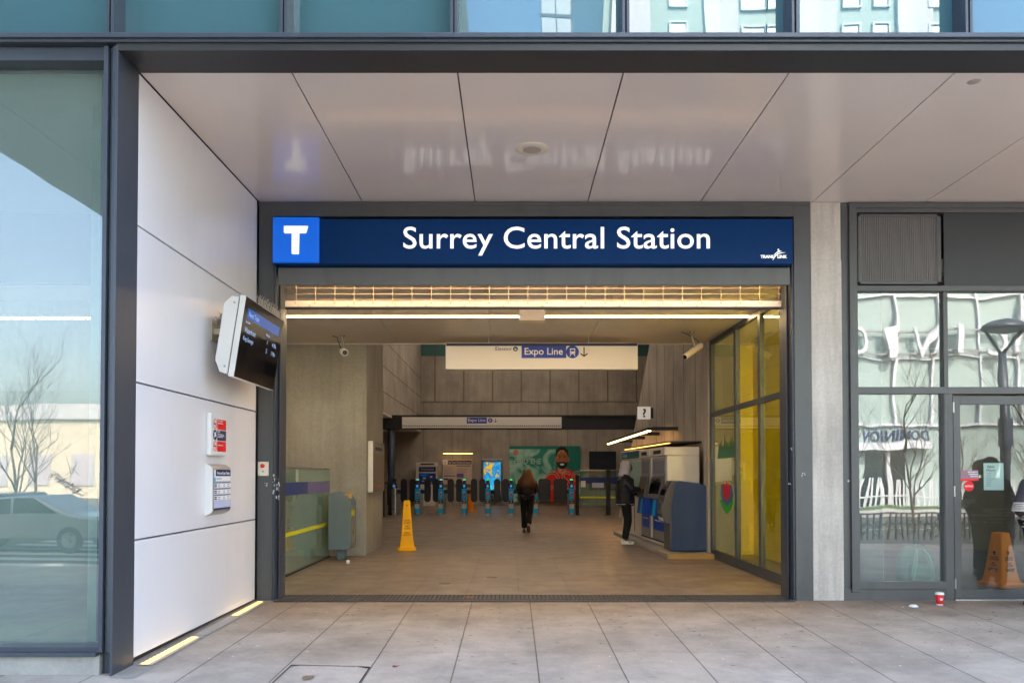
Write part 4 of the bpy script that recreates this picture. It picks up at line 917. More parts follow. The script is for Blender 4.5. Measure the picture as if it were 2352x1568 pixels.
# flat covers let into the paving and the hall floor
def gnd(px, py, hall=False):
    d = ray(px, py); yy = 9.5
    for _ in range(30): yy = ((0 if hall else pz(X(px, yy, py), yy)) - CZ) * d[1] / d[2]
    return X(px, yy, py), yy
(ax_, ay_), (bx2, by2) = gnd(668, 1527), gnd(851, 1527)
q = MB(); y_n = ay_ - 1.0; zf = lambda x, y: pz(x, y) + .004
for (x1, y1), (x2, y2) in (((ax_, ay_), (bx2, ay_)), ((ax_, y_n), (bx2, y_n))): q.add([(x1, y1, zf(x1, y1)), (x2, y2, zf(x2, y2)), (x2, y2 + .012, zf(x2, y2)), (x1, y1 + .012, zf(x1, y1))], [(0, 1, 2, 3)])
for x1 in (ax_, bx2): q.add([(x1, y_n, zf(x1, y_n)), (x1 + .012, y_n, zf(x1, y_n)), (x1 + .012, ay_, zf(x1, ay_)), (x1, ay_, zf(x1, ay_))], [(0, 1, 2, 3)])
for x1, s_ in ((ax_, 1), (bx2, -1)): q.add([(x1, ay_, zf(x1, ay_) + .001), (x1 + s_ * .09, ay_, zf(x1, ay_) + .001), (x1, ay_ - .05, zf(x1, ay_) + .001)], [(0, 1, 2)])
tag(q.build('paving_cover_frame', M['rubber']), 'thin dark frame of a paved access cover with broken corners in the foreground', 'access cover')
cx_, cy_ = gnd(706, 1556); q = MB(); pts = []
for k in range(14): a_ = 2 * math.pi * k / 14; r_ = random.uniform(.6, 1.); pts.append((cx_ + .055 * r_ * math.cos(a_), cy_ + .09 * r_ * math.sin(a_), pz(cx_, cy_) + .005))
q.add(pts, [tuple(range(14))]); tag(q.build('dried_spill', mat('brown_spill', S(128, 104, 84), .7, 0, .2, 20)), 'small brown dried spill on the access cover', 'stain')
for px, py, lab in ((1021, 1339, 'flat round floor cap in the hall nearer the drain grate'), (1130, 1325, 'flat round floor cap in the hall farther from the drain grate')):
    cx_, cy_ = gnd(px, py, True); tag(MB().cyl((cx_, cy_, .001), (cx_, cy_, .005), .078, n=28).build('inspection_disc', mat('bronze_cap', S(96, 78, 62), .5, .3, .1, 8)), lab, 'floor cap', 'round floor caps in the hall floor')
# ------------------------------------------------------------------ hall fittings
def way_sign(name, Y, x0p, x1p, y0p, y1p, lab, stripe, items, dots=False, th=.16):
    xa, xb, zt_, zb_ = X(x0p, Y), X(x1p, Y), Z(y0p, Y), Z(y1p, Y)
    t = thing(name, ((xa + xb) / 2, Y, (zt_ + zb_) / 2), lab, 'sign')
    MB().box(xa, xb, Y, Y + th, zb_, zt_).build('sign_box', M['print_white'], t, bevel=.008)
    if stripe: MB().box(xa + .01, xb - .01, Y - .003, Y, zt_ - stripe, zt_ - .01).build('navy_band', M['print_navy'], t)
    return t, xa, xb, zt_, zb_
t, xa, xb, zt_, zb_ = way_sign('hanging_wayfinding_sign', 14.1, 1023, 1466, 787, 848, 'large white hanging sign reading Expo Line below the near ceiling edge', .055, None)
Yp = 14.097
MB().box(X(1198, Yp), X(1301, Yp), Yp - .001, Yp + .001, Z(822, Yp), Z(794, Yp)).build('blue_block', M['print_blue'], t)
text('Expo Line', (X(1249, Yp), Yp - .003, Z(809, Yp)), '-y', M['print_white'], t, h=.155, w=X(1292, Yp) - X(1204, Yp), bold=.012, ext=.001)
text('Elevator', (X(1157, Yp), Yp - .001, Z(800.5, Yp)), '-y', M['print_navy'], t, h=.062, w=X(1176, Yp) - X(1138, Yp), ext=.001)
def disc(x, y, z, r, m, nm, par, th=.001): return MB().cyl((x, y, z), (x, y - th, z), r, n=32).build(nm, M[m], par)
disc(X(1184, Yp), Yp, Z(801, Yp), .042, 'print_navy', 'elevator_symbol', t)
q = MB(); ex, ez = X(1184, Yp), Z(801, Yp); q.box(ex - .02, ex + .02, Yp - .002, Yp - .001, ez - .025, ez + .006)
for k in (-1, 0, 1): q.cyl((ex + k * .011, Yp - .001, ez + .017), (ex + k * .011, Yp - .002, ez + .017), .005, n=8)
q.build('symbol_detail', M['print_lilac'], t)
def train_icon(cx, Y, cz, r, par):
    disc(cx, Y, cz, r, 'print_blue', 'train_symbol', par)
    q = MB(); k = r / .11
    def bb(a, c, d_, e, m=0): q.box(cx + a * k, cx + c * k, Y - .002, Y - .001, cz + d_ * k, cz + e * k, m)
    bb(-.045, .045, -.035, .06); 
    q.add([(cx - .05 * k, Y - .0015, cz - .075 * k), (cx - .038 * k, Y - .0015, cz - .075 * k), (cx - .018 * k, Y - .0015, cz - .035 * k), (cx - .03 * k, Y - .0015, cz - .035 * k)], [(0, 1, 2, 3)])
    q.add([(cx + .05 * k, Y - .0015, cz - .075 * k), (cx + .038 * k, Y - .0015, cz - .075 * k), (cx + .018 * k, Y - .0015, cz - .035 * k), (cx + .03 * k, Y - .0015, cz - .035 * k)], [(0, 1, 2, 3)])
    q.build('train_body_symbol', M['print_white'], par)
    q = MB(); q.box(cx - .034 * k, cx + .034 * k, Y - .003, Y - .002, cz + .008 * k, cz + .042 * k)
    for s_ in (-1, 1): q.cyl((cx + s_ * .026 * k, Y - .002, cz - .016 * k), (cx + s_ * .026 * k, Y - .003, cz - .016 * k), .009 * k, n=8)
    q.build('train_window_symbol', M['print_blue'], par)
def arrow(cx, Y, cz, h, par):
    q = MB(); w_ = h * .055; q.box(cx - w_, cx + w_, Y - .001, Y, cz - h * .45, cz + h * .5)
    for s_ in (-1, 1): q.prism([(cx, cz - h * .5), (cx, cz - h * .5 + w_ * 2.6), (cx + s_ * h * .36, cz - h * .1), (cx + s_ * h * .36 + 0, cz - h * .1 - w_ * 2.6)], 'y', Y - .0012, Y - .0002)
    q.build('arrow', M['print_black'], par)
train_icon(X(1315.5, Yp), Yp, Z(808, Yp), .11, t); arrow(X(1342, Yp), Yp, Z(808, Yp), .17, t)
for px in (1122, 1352): MB().cyl((X(px, 14.2), 14.2, Z(787, 14.1) - .01), (X(px, 14.2), 14.2, CH), .012).build('hanger', M['alu'], t)
YB = 29.93
t, xa, xb, zt_, zb_ = way_sign('gate_header_sign', YB, 923, 1290, 957.5, 982.5, 'long narrow white sign reading Expo Line on the dark beam above the fare gates', 0, None, th=.05)
MB().box(X(1072, YB), X(1118, YB), YB - .004, YB, Z(972, YB), Z(958.5, YB)).build('blue_block', M['print_blue'], t)
text('Expo Line', (X(1095, YB), YB - .006, Z(965.5, YB)), '-y', M['print_white'], t, h=.155, w=X(1115, YB) - X(1075, YB), bold=.012)
train_icon(X(1126, YB), YB - .004, Z(965, YB), .085, t); arrow(X(1138, YB), YB - .004, Z(965, YB), .15, t)
q = MB(); px = 925
while px < 1288:
    if not any(a < px < c for a, c in ((975, 992), (1042, 1060), (1085, 1135), (1160, 1176), (1228, 1246))): q.cyl((X(px, YB), YB, Z(977.5, YB)), (X(px, YB), YB - .004, Z(977.5, YB)), .024, n=8)
    else: q.box(X(px - 1.5, YB), X(px + 1.5, YB), YB - .003, YB, Z(978.5, YB), Z(976.5, YB))
    px += 4.3
q.build('station_dots', M['print_black'], t)

# fare gates
SP = .857; XG0 = X(959, 30)
def paddle(par, x, wd, nm='paddle', y=.12):
    q = MB(); z0, z1 = .47, 1.33; hw = wd / 2; n = 7; pts = []
    rr = min(hw, .115)
    for (qx, qz, a0) in ((hw - rr, z1 - rr, 0), (-hw + rr, z1 - rr, 90), (-hw + rr, z0 + rr, 180), (hw - rr, z0 + rr, 270)):
        for i in range(n + 1): a_ = R(a0 + 90 * i / n); pts.append((x + qx + rr * math.cos(a_), qz + rr * math.sin(a_)))
    q.prism(pts, 'y', y, y + .03); return q.build(nm, M['paddle'], par, bevel=.006)
def gate(loc, lab, rights=((.35, .235),), lefts=((-.195, .235),), disp='green_lit', body='cyan', group='fare gates in a row across the hall'):
    t = thing('fare_gate', (0, 0, 0), lab, 'fare gate', group)
    MB().rsq([(0, .02, 0, .08, .1), (0, .02, .06, .08, .1)], k=.3).build('foot', M['steel'], t)
    MB().rsq([(0, .02, .06, .097, .12), (0, .02, .98, .097, .12)], k=.5).build('front_wrap', M[body], t, bevel=.003)
    MB().box(-.075, .075, .14, 1.35, 0, .97).build('cabinet', M['steel'], t, bevel=.02)
    if body == 'cyan':
        MB().box(-.082, .082, -.104, -.1, .42, .60).build('black_label', M['print_black'], t)
        for i, s_ in enumerate(('Please', 'Tap', 'Here')): text(s_, (0, -.106, .565 - i * .05), '-y', M['print_white'], t, h=.035, bold=.02)
        MB().box(-.085, .085, -.103, -.1, .24, .41).build('white_label', mat('white_gate_label', S(190, 198, 204), .5), t)
        q = MB(); q.cyl((.005, -.101, .76), (.005, -.105, .76), .045, n=16); q.build('red_mark', M['print_red'], t)
        text('TAP', (0, -.106, .83), '-y', M['print_white'], t, h=.035, bold=.02)
    MB().rsq([(0, .05, .98, .085, .13), (0, .06, 1.1, .085, .13), (0, .09, 1.2, .06, .08), (0, .1, 1.33, .055, .05)], k=.3).build('reader_head', M['rubber'], t, bevel=.006)
    MB().cyl((0, -.085, 1.06), (0, -.078 + .01, 1.06), .045, n=20).build('card_reader', M['ring_lit'], t)
    MB().box(-.05, .05, .035, .043, 1.22, 1.31).build('display', M[disp], t)
    for x_, w_ in rights:
        paddle(t, x_, w_); MB().box(.06, x_, .125, .145, .78, .92).build('paddle_arm', M['rubber'], t)
    for x_, w_ in lefts:
        paddle(t, x_, w_); MB().box(x_, -.06, .125, .145, .78, .92).build('paddle_arm', M['rubber'], t)
    t.location = loc; return t
gate((X(944, 30) - .01 - .6, 30, 0), 'bare steel end gate without a wrap beside the round column', rights=((.33, .235),), lefts=(), disp='rubber', body='steel', group=None)
labs = ['blue wrapped fare gate in front of the exit ticket machine', 'blue wrapped fare gate in front of the ticket information board', 'blue wrapped fare gate before the amber floor sign', 'blue wrapped fare gate in front of the bright colourful screen', 'blue wrapped fare gate at the near edge of the green poster beside the walking woman']
for i, lab in enumerate(labs):
    gate((XG0 + i * SP, 30, 0), lab, disp='cyan_lit' if i < 2 else 'green_lit')
gate((XG0 + 5 * SP + .03, 30, 0), 'blue wrapped fare gate mostly hidden behind the walking woman', rights=((.34, .46),), disp='green_lit')
gate((X(1312.5, 30), 30, 0), 'blue wrapped fare gate by the glass barrier with a wide paddle', rights=(), lefts=((-.4, .5),), disp='green_lit')
MB_ = MB(); MB_.box(X(1322, 30), X(1330, 30), 30, 30.1, 0, 1.45)
tag(MB_.build('gate_end_post', M['rubber'], bevel=.01), 'dark slim post between the wide gate and the glass barrier', 'post')
# bollard rail piece by the column
q = MB(); q.tube([(X(882, 29), 29, 0), (X(882, 29), 29, 1.1), (X(884, 29), 29, 1.2), (X(889, 29), 29, 1.2), (X(891, 29), 29, 1.1), (X(891, 29), 29, .4)], .03, n=10)
tag(q.build('hoop_rail', M['rubber'], smooth=True), 'dark hooped rail beside the concrete pier and round column', 'rail')
# glass barrier beside the gates
t = thing('gate_glass_barrier', (4.6, 30, 0), 'glass barrier with blue band and yellow stripe beyond the wide gate', 'glass barrier')
for a, c in ((X(1332, 30), X(1392, 30)), (X(1402, 30), X(1440, 30))):
    MB().box(a, c, 30.03, 30.045, .35, 1.62).build('glass_pane', M['rail_glass'], t)
    MB().box(a, c, 30.02, 30.03, 1.15, 1.38).build('blue_band', M['teal_film'], t)
    MB().box(a, c, 30.02, 30.03, .62, .68).build('yellow_stripe', M['yellow_film'], t)
MB().box(X(1392, 30), X(1402, 30), 29.98, 30.1, 0, 1.65).build('post', M['beam_dark'], t)
MB().box(X(1332, 30), X(1440, 30), 30, 30.08, 1.62, 1.66).build('top_rail', M['steel'], t)
MB().box(X(1334, 30), X(1345, 30), 30.01, 30.02, 1.02, 1.25).build('white_label', M['print_white'], t)
MB().box(X(1360, 30), X(1387, 30), 30.01, 30.02, 1.0, 1.18).build('wide_label', M['print_lilac'], t)

# back wall things
YW = 39.42
def panel(x0p, x1p, y0p, y1p, m, nm, par, dy=0., th=.03, bev=0): return MB().box(X(x0p, YW), X(x1p, YW), YW - dy - th, YW - dy, Z(y1p, YW), Z(y0p, YW)).build(nm, m if not isinstance(m, str) else M[m], par, bevel=bev)
t = thing('wall_poster', (X(1251, YW), YW, Z(1087, YW)), 'large green poster of a smiling bearded man in a red jersey', 'poster')
panel(1170, 1333, 1024, 1152, picture('green_crowd_print', [(0, S(14, 120, 104)), (.42, S(40, 140, 122)), (.5, S(140, 196, 178)), (.6, S(176, 216, 200)), (1, S(90, 160, 144))], 1.3, detail=6), 'print', t)
panel(1276, 1333, 1024, 1092, mat('deep_green_print', S(10, 120, 104), .4), 'green_field', t, dy=.031, th=.002)
panel(1170, 1276, 1024, 1031, mat('deep_green_print_band', S(10, 120, 104), .4), 'green_band', t, dy=.031, th=.002)
def pp(px, py): return (X(px, YW), Z(py, YW))
def poly(pts, m, nm, dy): q = MB(); q.prism([pp(*p) for p in pts], 'y', YW - dy, YW - dy - .002); return q.build(nm, m, t)
skinp = picture('portrait_skin_print', [(0, S(130, 74, 46)), (.45, S(176, 108, 70)), (.6, S(222, 150, 104)), (1, S(196, 124, 82))], 2.2, detail=2)
poly([(1244, 1152), (1246, 1108), (1256, 1090), (1274, 1081), (1284, 1075), (1300, 1075), (1314, 1081), (1325, 1092), (1328, 1120), (1329, 1152)], picture('red_jersey_print', [(0, S(180, 24, 18)), (.5, S(226, 44, 30)), (1, S(240, 70, 44))], 2.5), 'jersey', .034)
poly([(1282, 1084), (1281, 1068), (1300, 1068), (1300, 1084), (1291, 1090)], skinp, 'neck', .036)
def ellp(cx, cy, rx, ry, m, nm, dy, n=24): return poly([(cx + rx * math.cos(2 * math.pi * k / n), cy + ry * math.sin(2 * math.pi * k / n)) for k in range(n)], m, nm, dy)
ellp(1291, 1042, 15, 17, M['hair_dark'], 'hair', .037); ellp(1276.5, 1055, 3, 5, skinp, 'ear', .037); ellp(1305.5, 1055, 3, 5, skinp, 'ear', .037)
ellp(1291, 1053, 13.5, 20, skinp, 'face', .039)
poly([(1278, 1058), (1281, 1062), (1286, 1060), (1296, 1060), (1301, 1062), (1304, 1058), (1302, 1070), (1296, 1076), (1286, 1076), (1280, 1070)], M['hair_dark'], 'beard', .0415)
ellp(1291, 1066, 5, 2.4, M['print_white'], 'smile', .044); ellp(1291, 1057.5, 2.6, 2, skinp, 'nose', .044)
for s_ in (-1, 1): ellp(1291 + s_ * 5.5, 1050, 2.3, 1., M['hair_dark'], 'eye', .044); ellp(1291 + s_ * 5.6, 1046, 3.6, .9, M['hair_dark'], 'eyebrow', .044)
ellp(1185, 1038, 6, 6.5, mat('pale_red_print', S(206, 120, 104), .5), 'round_emblem', .034)
text('FIND THE', (X(1212, YW), YW - .036, Z(1059, YW)), '-y', mat('pale_poster_letter', S(176, 206, 196), .5), t, w=X(1244, YW) - X(1181, YW), h=.26, bold=.02, shear=.15)
text('OSS', (X(1290, YW), YW - .05, Z(1102, YW)), '-y', mat('pale_outline_letter', S(220, 190, 180), .5), t, w=X(1330, YW) - X(1245, YW), h=.86, outline=.012, name='outline_lettering', shear=.1)
# bright screen
t = thing('advert_screen', (X(1130, YW), YW, Z(1095, YW)), 'bright colourful upright screen against the concrete back wall', 'display screen')
panel(1107, 1154, 1055, 1148, 'screen_off', 'case', t, th=.12, bev=.01)
panel(1107, 1155, 1052, 1056, 'alu', 'top_cap', t, th=.14)
panel(1111, 1150, 1061, 1128, picture('screen_picture', [(0, S(240, 210, 20)), (.36, S(250, 190, 20)), (.4, S(220, 190, 40)), (.47, S(20, 140, 220)), (.6, S(60, 190, 240)), (.72, S(10, 90, 180)), (1, S(240, 120, 60))], 2.2, emit=.07, detail=5, stretch=(1, 1, 1)), 'picture', t, dy=.12, th=.004)
for a, c, m_ in ((1111, 1116, S(240, 90, 180)), (1126, 1131, S(40, 210, 220)), (1146, 1149, S(120, 110, 240))): panel(a, c, 1114, 1126, mat('lit_tile', m_, .4, 0, 0, emit=m_, estr=.1), 'lit_tile', t, dy=.124, th=.003)
# exit ticket machine
t = thing('exit_ticket_machine', (X(981, YW), YW, 0), 'white framed exit ticket machine with blue screens behind the gates', 'ticket machine')
MB().box(X(959, YW), X(1004, YW), YW - .75, YW, 0, Z(1062, YW)).build('casing', M['machine'], t, bevel=.02)
yy = YW - .75
def mp_(x0p, x1p, y0p, y1p, m, nm, dy=0, th=.01): return MB().box(X(x0p, yy), X(x1p, yy), yy - dy - th, yy - dy, Z(y1p, yy), Z(y0p, yy)).build(nm, M[m], t)
mp_(956, 1006, 1061, 1070, 'machine', 'header', 0, .06); mp_(966, 997, 1064, 1067, 'print_black', 'header_display', .06)
mp_(962, 1001, 1072, 1083, 'print_navy', 'name_band'); mp_(962, 1001, 1086, 1112, 'teal_film', 'fascia'); mp_(966, 982, 1089, 1092, 'screen_blue', 'lit_strip', .01); mp_(971, 978, 1096, 1099, 'print_lilac', 'label', .01); mp_(969, 978, 1103, 1105, 'print_lilac', 'label', .01)
mp_(988, 993, 1093, 1096, 'print_white', 'label', .01); mp_(986, 992, 1106, 1112, 'machine_grey', 'card_slot', .01); mp_(984, 990, 1116, 1140, 'print_blue', 'blue_stripe', .001)
text('Compass', (X(982, yy), yy - .012, Z(1077.5, yy)), '-y', M['print_lilac'], t, h=.09, w=.6)
# information board with its lamp
t = thing('ticket_information_board', (X(1051, YW), YW, Z(1085, YW)), 'framed exit ticket information board under a small warm lamp', 'notice board')
panel(1017, 1084, 1055, 1112, mat('beige_board', S(198, 182, 172), .6), 'board', t, th=.06, bev=.01)
panel(1017, 1028, 1056, 1066, 'print_white', 'badge', t, dy=.06, th=.006); panel(1029, 1083, 1057, 1065.5, 'print_navy', 'heading_band', t, dy=.06, th=.006)
text('Exit Ticket Machine Information', (X(1056, YW), YW - .069, Z(1061.3, YW)), '-y', M['print_white'], t, h=.1, w=X(1081, YW) - X(1031, YW))
text('i', (X(1022.5, YW), YW - .069, Z(1061, YW)), '-y', M['print_black'], t, h=.13, bold=.03)
panel(1049, 1081, 1068, 1071, 'print_grey', 'sub_band', t, dy=.06, th=.006); panel(1020, 1046, 1091, 1094, 'print_grey', 'sub_band', t, dy=.06, th=.006); panel(1049, 1065, 1087, 1096, 'violet_film', 'violet_block', t, dy=.06, th=.006); panel(1020, 1030, 1098, 1101, 'print_black', 'black_line', t, dy=.06, th=.006)
q = MB()
for k in range(5): q.box(X(1021, YW), X(1021 + random.uniform(12, 24), YW), YW - .064, YW - .06, Z(1072.5 + k * 3.4, YW), Z(1071.8 + k * 3.4, YW)); q.box(X(1050, YW), X(1050 + random.uniform(12, 28), YW), YW - .064, YW - .06, Z(1075.5 + k * 2.2, YW), Z(1075 + k * 2.2, YW))
q.build('fine_print', M['print_grey'], t)
t = thing('board_lamp', (X(1051, YW), YW - .4, Z(1040, YW)), 'slim warm lamp bar above the ticket information board', 'lamp')
yy = YW - .4; MB().box(X(1018, yy), X(1085, yy), yy, yy + .1, Z(1040, yy), Z(1038, yy)).build('housing', M['beam_dark'], t); MB().box(X(1018, yy), X(1085, yy), yy - .0, yy + .1, Z(1042, yy), Z(1040.1, yy)).build('tube', lamp('amber_tube', (1, .5, .15, 1), .5), t)
q = MB(); q.box(X(1018, yy), X(1020, yy), yy + .1, YW + .05, Z(1040, yy), Z(1038, yy)); q.box(X(1083, yy), X(1085, yy), yy + .1, YW + .05, Z(1040, yy), Z(1038, yy)); q.build('arm', M['beam_dark'], t)
t = thing('service_door', (X(1384, YW), YW, 0), 'dark blue service hatch in the concrete back wall', 'door')
panel(1353, 1415, 1036, 1125, mat('dark_blue_door_paint', S(24, 34, 48), .4), 'door_leaf', t, th=.04, bev=.01)
MB().box(X(1370, YW), X(1402, YW), YW - .044, YW - .041, Z(1083, YW), Z(1081.5, YW)).build('fine_print', M['print_grey'], t)

# balustrade, litter bin, pier lightbox, cameras
t = thing('glass_balustrade', (-3.34, 12.5, 0), 'green glass balustrade with a blue and violet band by the grey concrete wall', 'glass barrier')
gx = lambda y: -3.0 - .0 * y
XB = X(757, 14.7) 
MB().box(XB - .006, XB + .006, 10.05, 14.7, .02, 1.56).build('glass_pane', M['rail_glass'], t)
MB().box(XB + .007, XB + .009, 13.1, 14.68, 1.17, 1.36).build('violet_band', M['violet_film'], t); MB().box(XB + .007, XB + .009, 10.06, 13.1, 1.17, 1.36).build('blue_band', M['teal_film'], t)
MB().box(XB + .007, XB + .009, 10.06, 14.68, .57, .63).build('yellow_stripe', M['yellow_film'], t)
MB().box(XB - .015, XB + .015, 10.05, 14.7, 1.56, 1.585).build('top_rail', M['steel'], t)
MB().box(XB - .02, XB + .02, 10.05, 14.7, .0, .03).build('base_channel', M['rubber'], t)
yb = 14.15; xl, xr = X(754, yb), X(807, yb)
t = thing('litter_bin', ((xl + xr) / 2, yb, 0), 'blue grey litter bin on a single foot beside the concrete pier', 'litter bin')
zt1, zt0 = Z(1132, yb), Z(1262, yb)
pr = [(xl, zt0), (xr - .03, zt0), (xr, zt0 + .07), (xr, zt1 - .14), (xr - .08, zt1 - .04), (xr - .17, zt1 - .01), (xl + .1, zt1 + .02), (xl, zt1 - .02)]
MB().prism(pr, 'y', yb, yb + .03).build('side_panel', M['bin'], t, bevel=.008); MB().prism(pr, 'y', yb + .42, yb + .45).build('side_panel', M['bin'], t, bevel=.008)
MB().prism([(xl + .015, zt0 + .015), (xr - .03, zt0 + .015), (xr - .012, zt0 + .08), (xr - .012, zt1 - .22), (xl + .015, zt1 - .22)], 'y', yb + .03, yb + .42).build('door_front', M['steel'], t)
MB().prism([(xl + .02, zt1 - .03), (xl + .1, zt1 + .005), (xr - .17, zt1 - .025), (xr - .1, zt1 - .05), (xr - .1, zt1 - .07), (xl + .02, zt1 - .07)], 'y', yb + .03, yb + .42).build('hood', M['bin'], t)
MB().box(xl + .13, xr - .14, yb + .12, yb + .33, .0, zt0 + .02).build('foot', M['bin'], t, bevel=.01)
MB().box(xr - .012, xr - .004, yb + .1, yb + .32, zt1 - .4, zt1 - .3).build('yellow_label', M['yellow_film'], t)
q = MB(); q.add([(xr - .14, yb + .08, zt1 - .02), (xr - .02, yb + .1, zt1 - .1), (xr - .03, yb + .26, zt1 - .08), (xr - .12, yb + .3, zt1 + .03)], [(0, 1, 2, 3)]); q.box(xr - .09, xr - .03, yb + .2, yb + .28, zt1 - .1, zt1 - .03)
tag(q.build('paper_rubbish', M['dull_amber']), 'crumpled paper sticking out of the litter bin', 'rubbish')
tag(MB().lathe([(.001, 0), (.028, 0), (.03, .05), (.026, .06), (.001, .06)], (X(800, 13.6), 13.6, 0), 16).build('crushed_cup', M['print_white'], smooth=True), 'small white cup on the floor beside the litter bin', 'cup')
t = thing('pier_lightbox', (-2.6, 15.9, 1.5), 'tall slim white framed timetable case on the side of the pier', 'notice board')
ya_ = 15.05; z1_, z0_ = Z(1012, ya_), Z(1130, ya_)
MB().box(-2.65, -2.56, 15.05, 15.11, z0_, z1_).build('case', M['white'], t, bevel=.01); MB().box(-2.65, -2.575, 15.11, 16.5, z0_, z1_).build('case_back', mat('dim_case', S(120, 108, 100), .5), t)
MB().box(-2.575, -2.572, 15.15, 16.45, z1_ - .22, z1_ - .05).build('header_print', M['print_grey'], t); MB().box(-2.575, -2.572, 15.4, 16.2, z0_ + .12, z1_ - .85).build('orange_print', mat('orange_print', S(190, 84, 30), .5, 0, .2), t)
MB().box(-2.5715, -2.57, 15.4, 16.2, z1_ - .16, z1_ - .1).build('heading_line', M['print_black'], t)
def cctv(px, py, Y, dirv, lab, r=.055, L_=.3, stub=None):
    c = Vector((X(px, Y, py), Y, Z(py, Y))); d = Vector(dirv).normalized()
    t = thing('security_camera', (c.x, Y, CH), lab, 'security camera')
    q = MB(); q.cyl(c - d * L_ / 2, c + d * L_ / 2, r, r * 1.02, 24); q.build('camera_housing', M['machine'], t, bevel=.006)
    MB().cyl(c + d * L_ / 2, c + d * (L_ / 2 + .008), r * .72, n=24).build('lens', M['screen_off'], t)
    q = MB(); q.tube([c - d * .03 + Vector((0, 0, r)), c - d * .03 + Vector((-.0, 0, r + .05)), (c.x - .02, Y, CH - .06), (c.x - .02, Y, CH)], .018, n=10); q.cyl((c.x - .02, Y, CH - .02), (c.x - .02, Y, CH - .002), .045, n=20); q.build('bracket', M['machine_grey'], t, smooth=True)
    MB().tube([c - d * L_ * .45, c - d * L_ * .5 + Vector((-.06, .02, .09)), Vector((c.x - .12, Y + .02, CH - .03)), Vector((c.x - .2, Y, CH - .01))], .008, n=6).build('cable', M['rubber'], t, smooth=True)
cctv(790, 808, 14.0, (.35, -.9, -.25), 'stubby grey security camera hanging under the ceiling by the concrete wall', .06, .2)
cctv(1592, 806, 13.6, (-.72, -.42, -.52), 'long tube security camera hanging near the board marked wall', .05, .42)

# question mark sign and lamps on the slanting wall
yq = 21.5; t = thing('question_mark_sign', (X(1480, yq), yq, Z(948, yq)), 'small white box sign with a question mark on the board marked wall', 'sign')
MB().box(X(1466, yq), X(1495, yq), yq, yq + .12, Z(962, yq), Z(933.5, yq)).build('sign_box', mat('brightened_sign_white', S(226, 222, 214), .5, 0, .02, emit=(1, .93, .84, 1), estr=.035), t, bevel=.006)  # faint emission added to make the white box brighter
text('?', (X(1480.5, yq), yq - .002, Z(948, yq)), '-y', M['print_black'], t, h=.235, bold=.03)
MB().box(X(1495, yq), XR, yq + .03, yq + .09, Z(960, yq), Z(936, yq)).build('wall_bracket', M['beam_dark'], t)
t = thing('ticket_area_lamp', (3.11, 22, 2.47), 'glowing warm light bar on dark arms above the ticket machines', 'lamp')
zl = 2.465; MB().box(3.04, 3.16, 18.3, 26.2, zl, zl + .07).build('housing', M['beam_dark'], t, bevel=.004)
MB().box(3.05, 3.11, 18.32, 26.18, zl - .02, zl - .001).build('tube', lamp('amber_bar', (1, .48, .14, 1), 4.), t)
for y_ in (18.3, 20.6, 22.9, 25.2): MB().box(3.16, XR, y_, y_ + .07, zl, zl + .08).build('arm', M['beam_dark'], t)
t = thing('machine_top_lamp', (2.9, 18.5, 2.1), 'long amber light on a dark shelf over the ticket machine tops', 'lamp')
q = MB(); q.loft([[(3.05, 16.0, 2.10), (3.7, 16.0, 2.10), (3.7, 16.0, 2.13), (3.05, 16.0, 2.13)], [(2.78, 20.3, 2.10), (3.7, 20.3, 2.10), (3.7, 20.3, 2.13), (2.78, 20.3, 2.13)]]); q.build('shelf', M['beam_dark'], t)
q = MB(); q.loft([[(3.06, 16.02, 2.085), (3.1, 16.02, 2.085), (3.1, 16.02, 2.099), (3.06, 16.02, 2.099)], [(2.79, 20.28, 2.085), (2.83, 20.28, 2.085), (2.83, 20.28, 2.099), (2.79, 20.28, 2.099)]]); q.build('tube', lamp('amber_shelf_tube', (1, .42, .08, 1), .5), t)

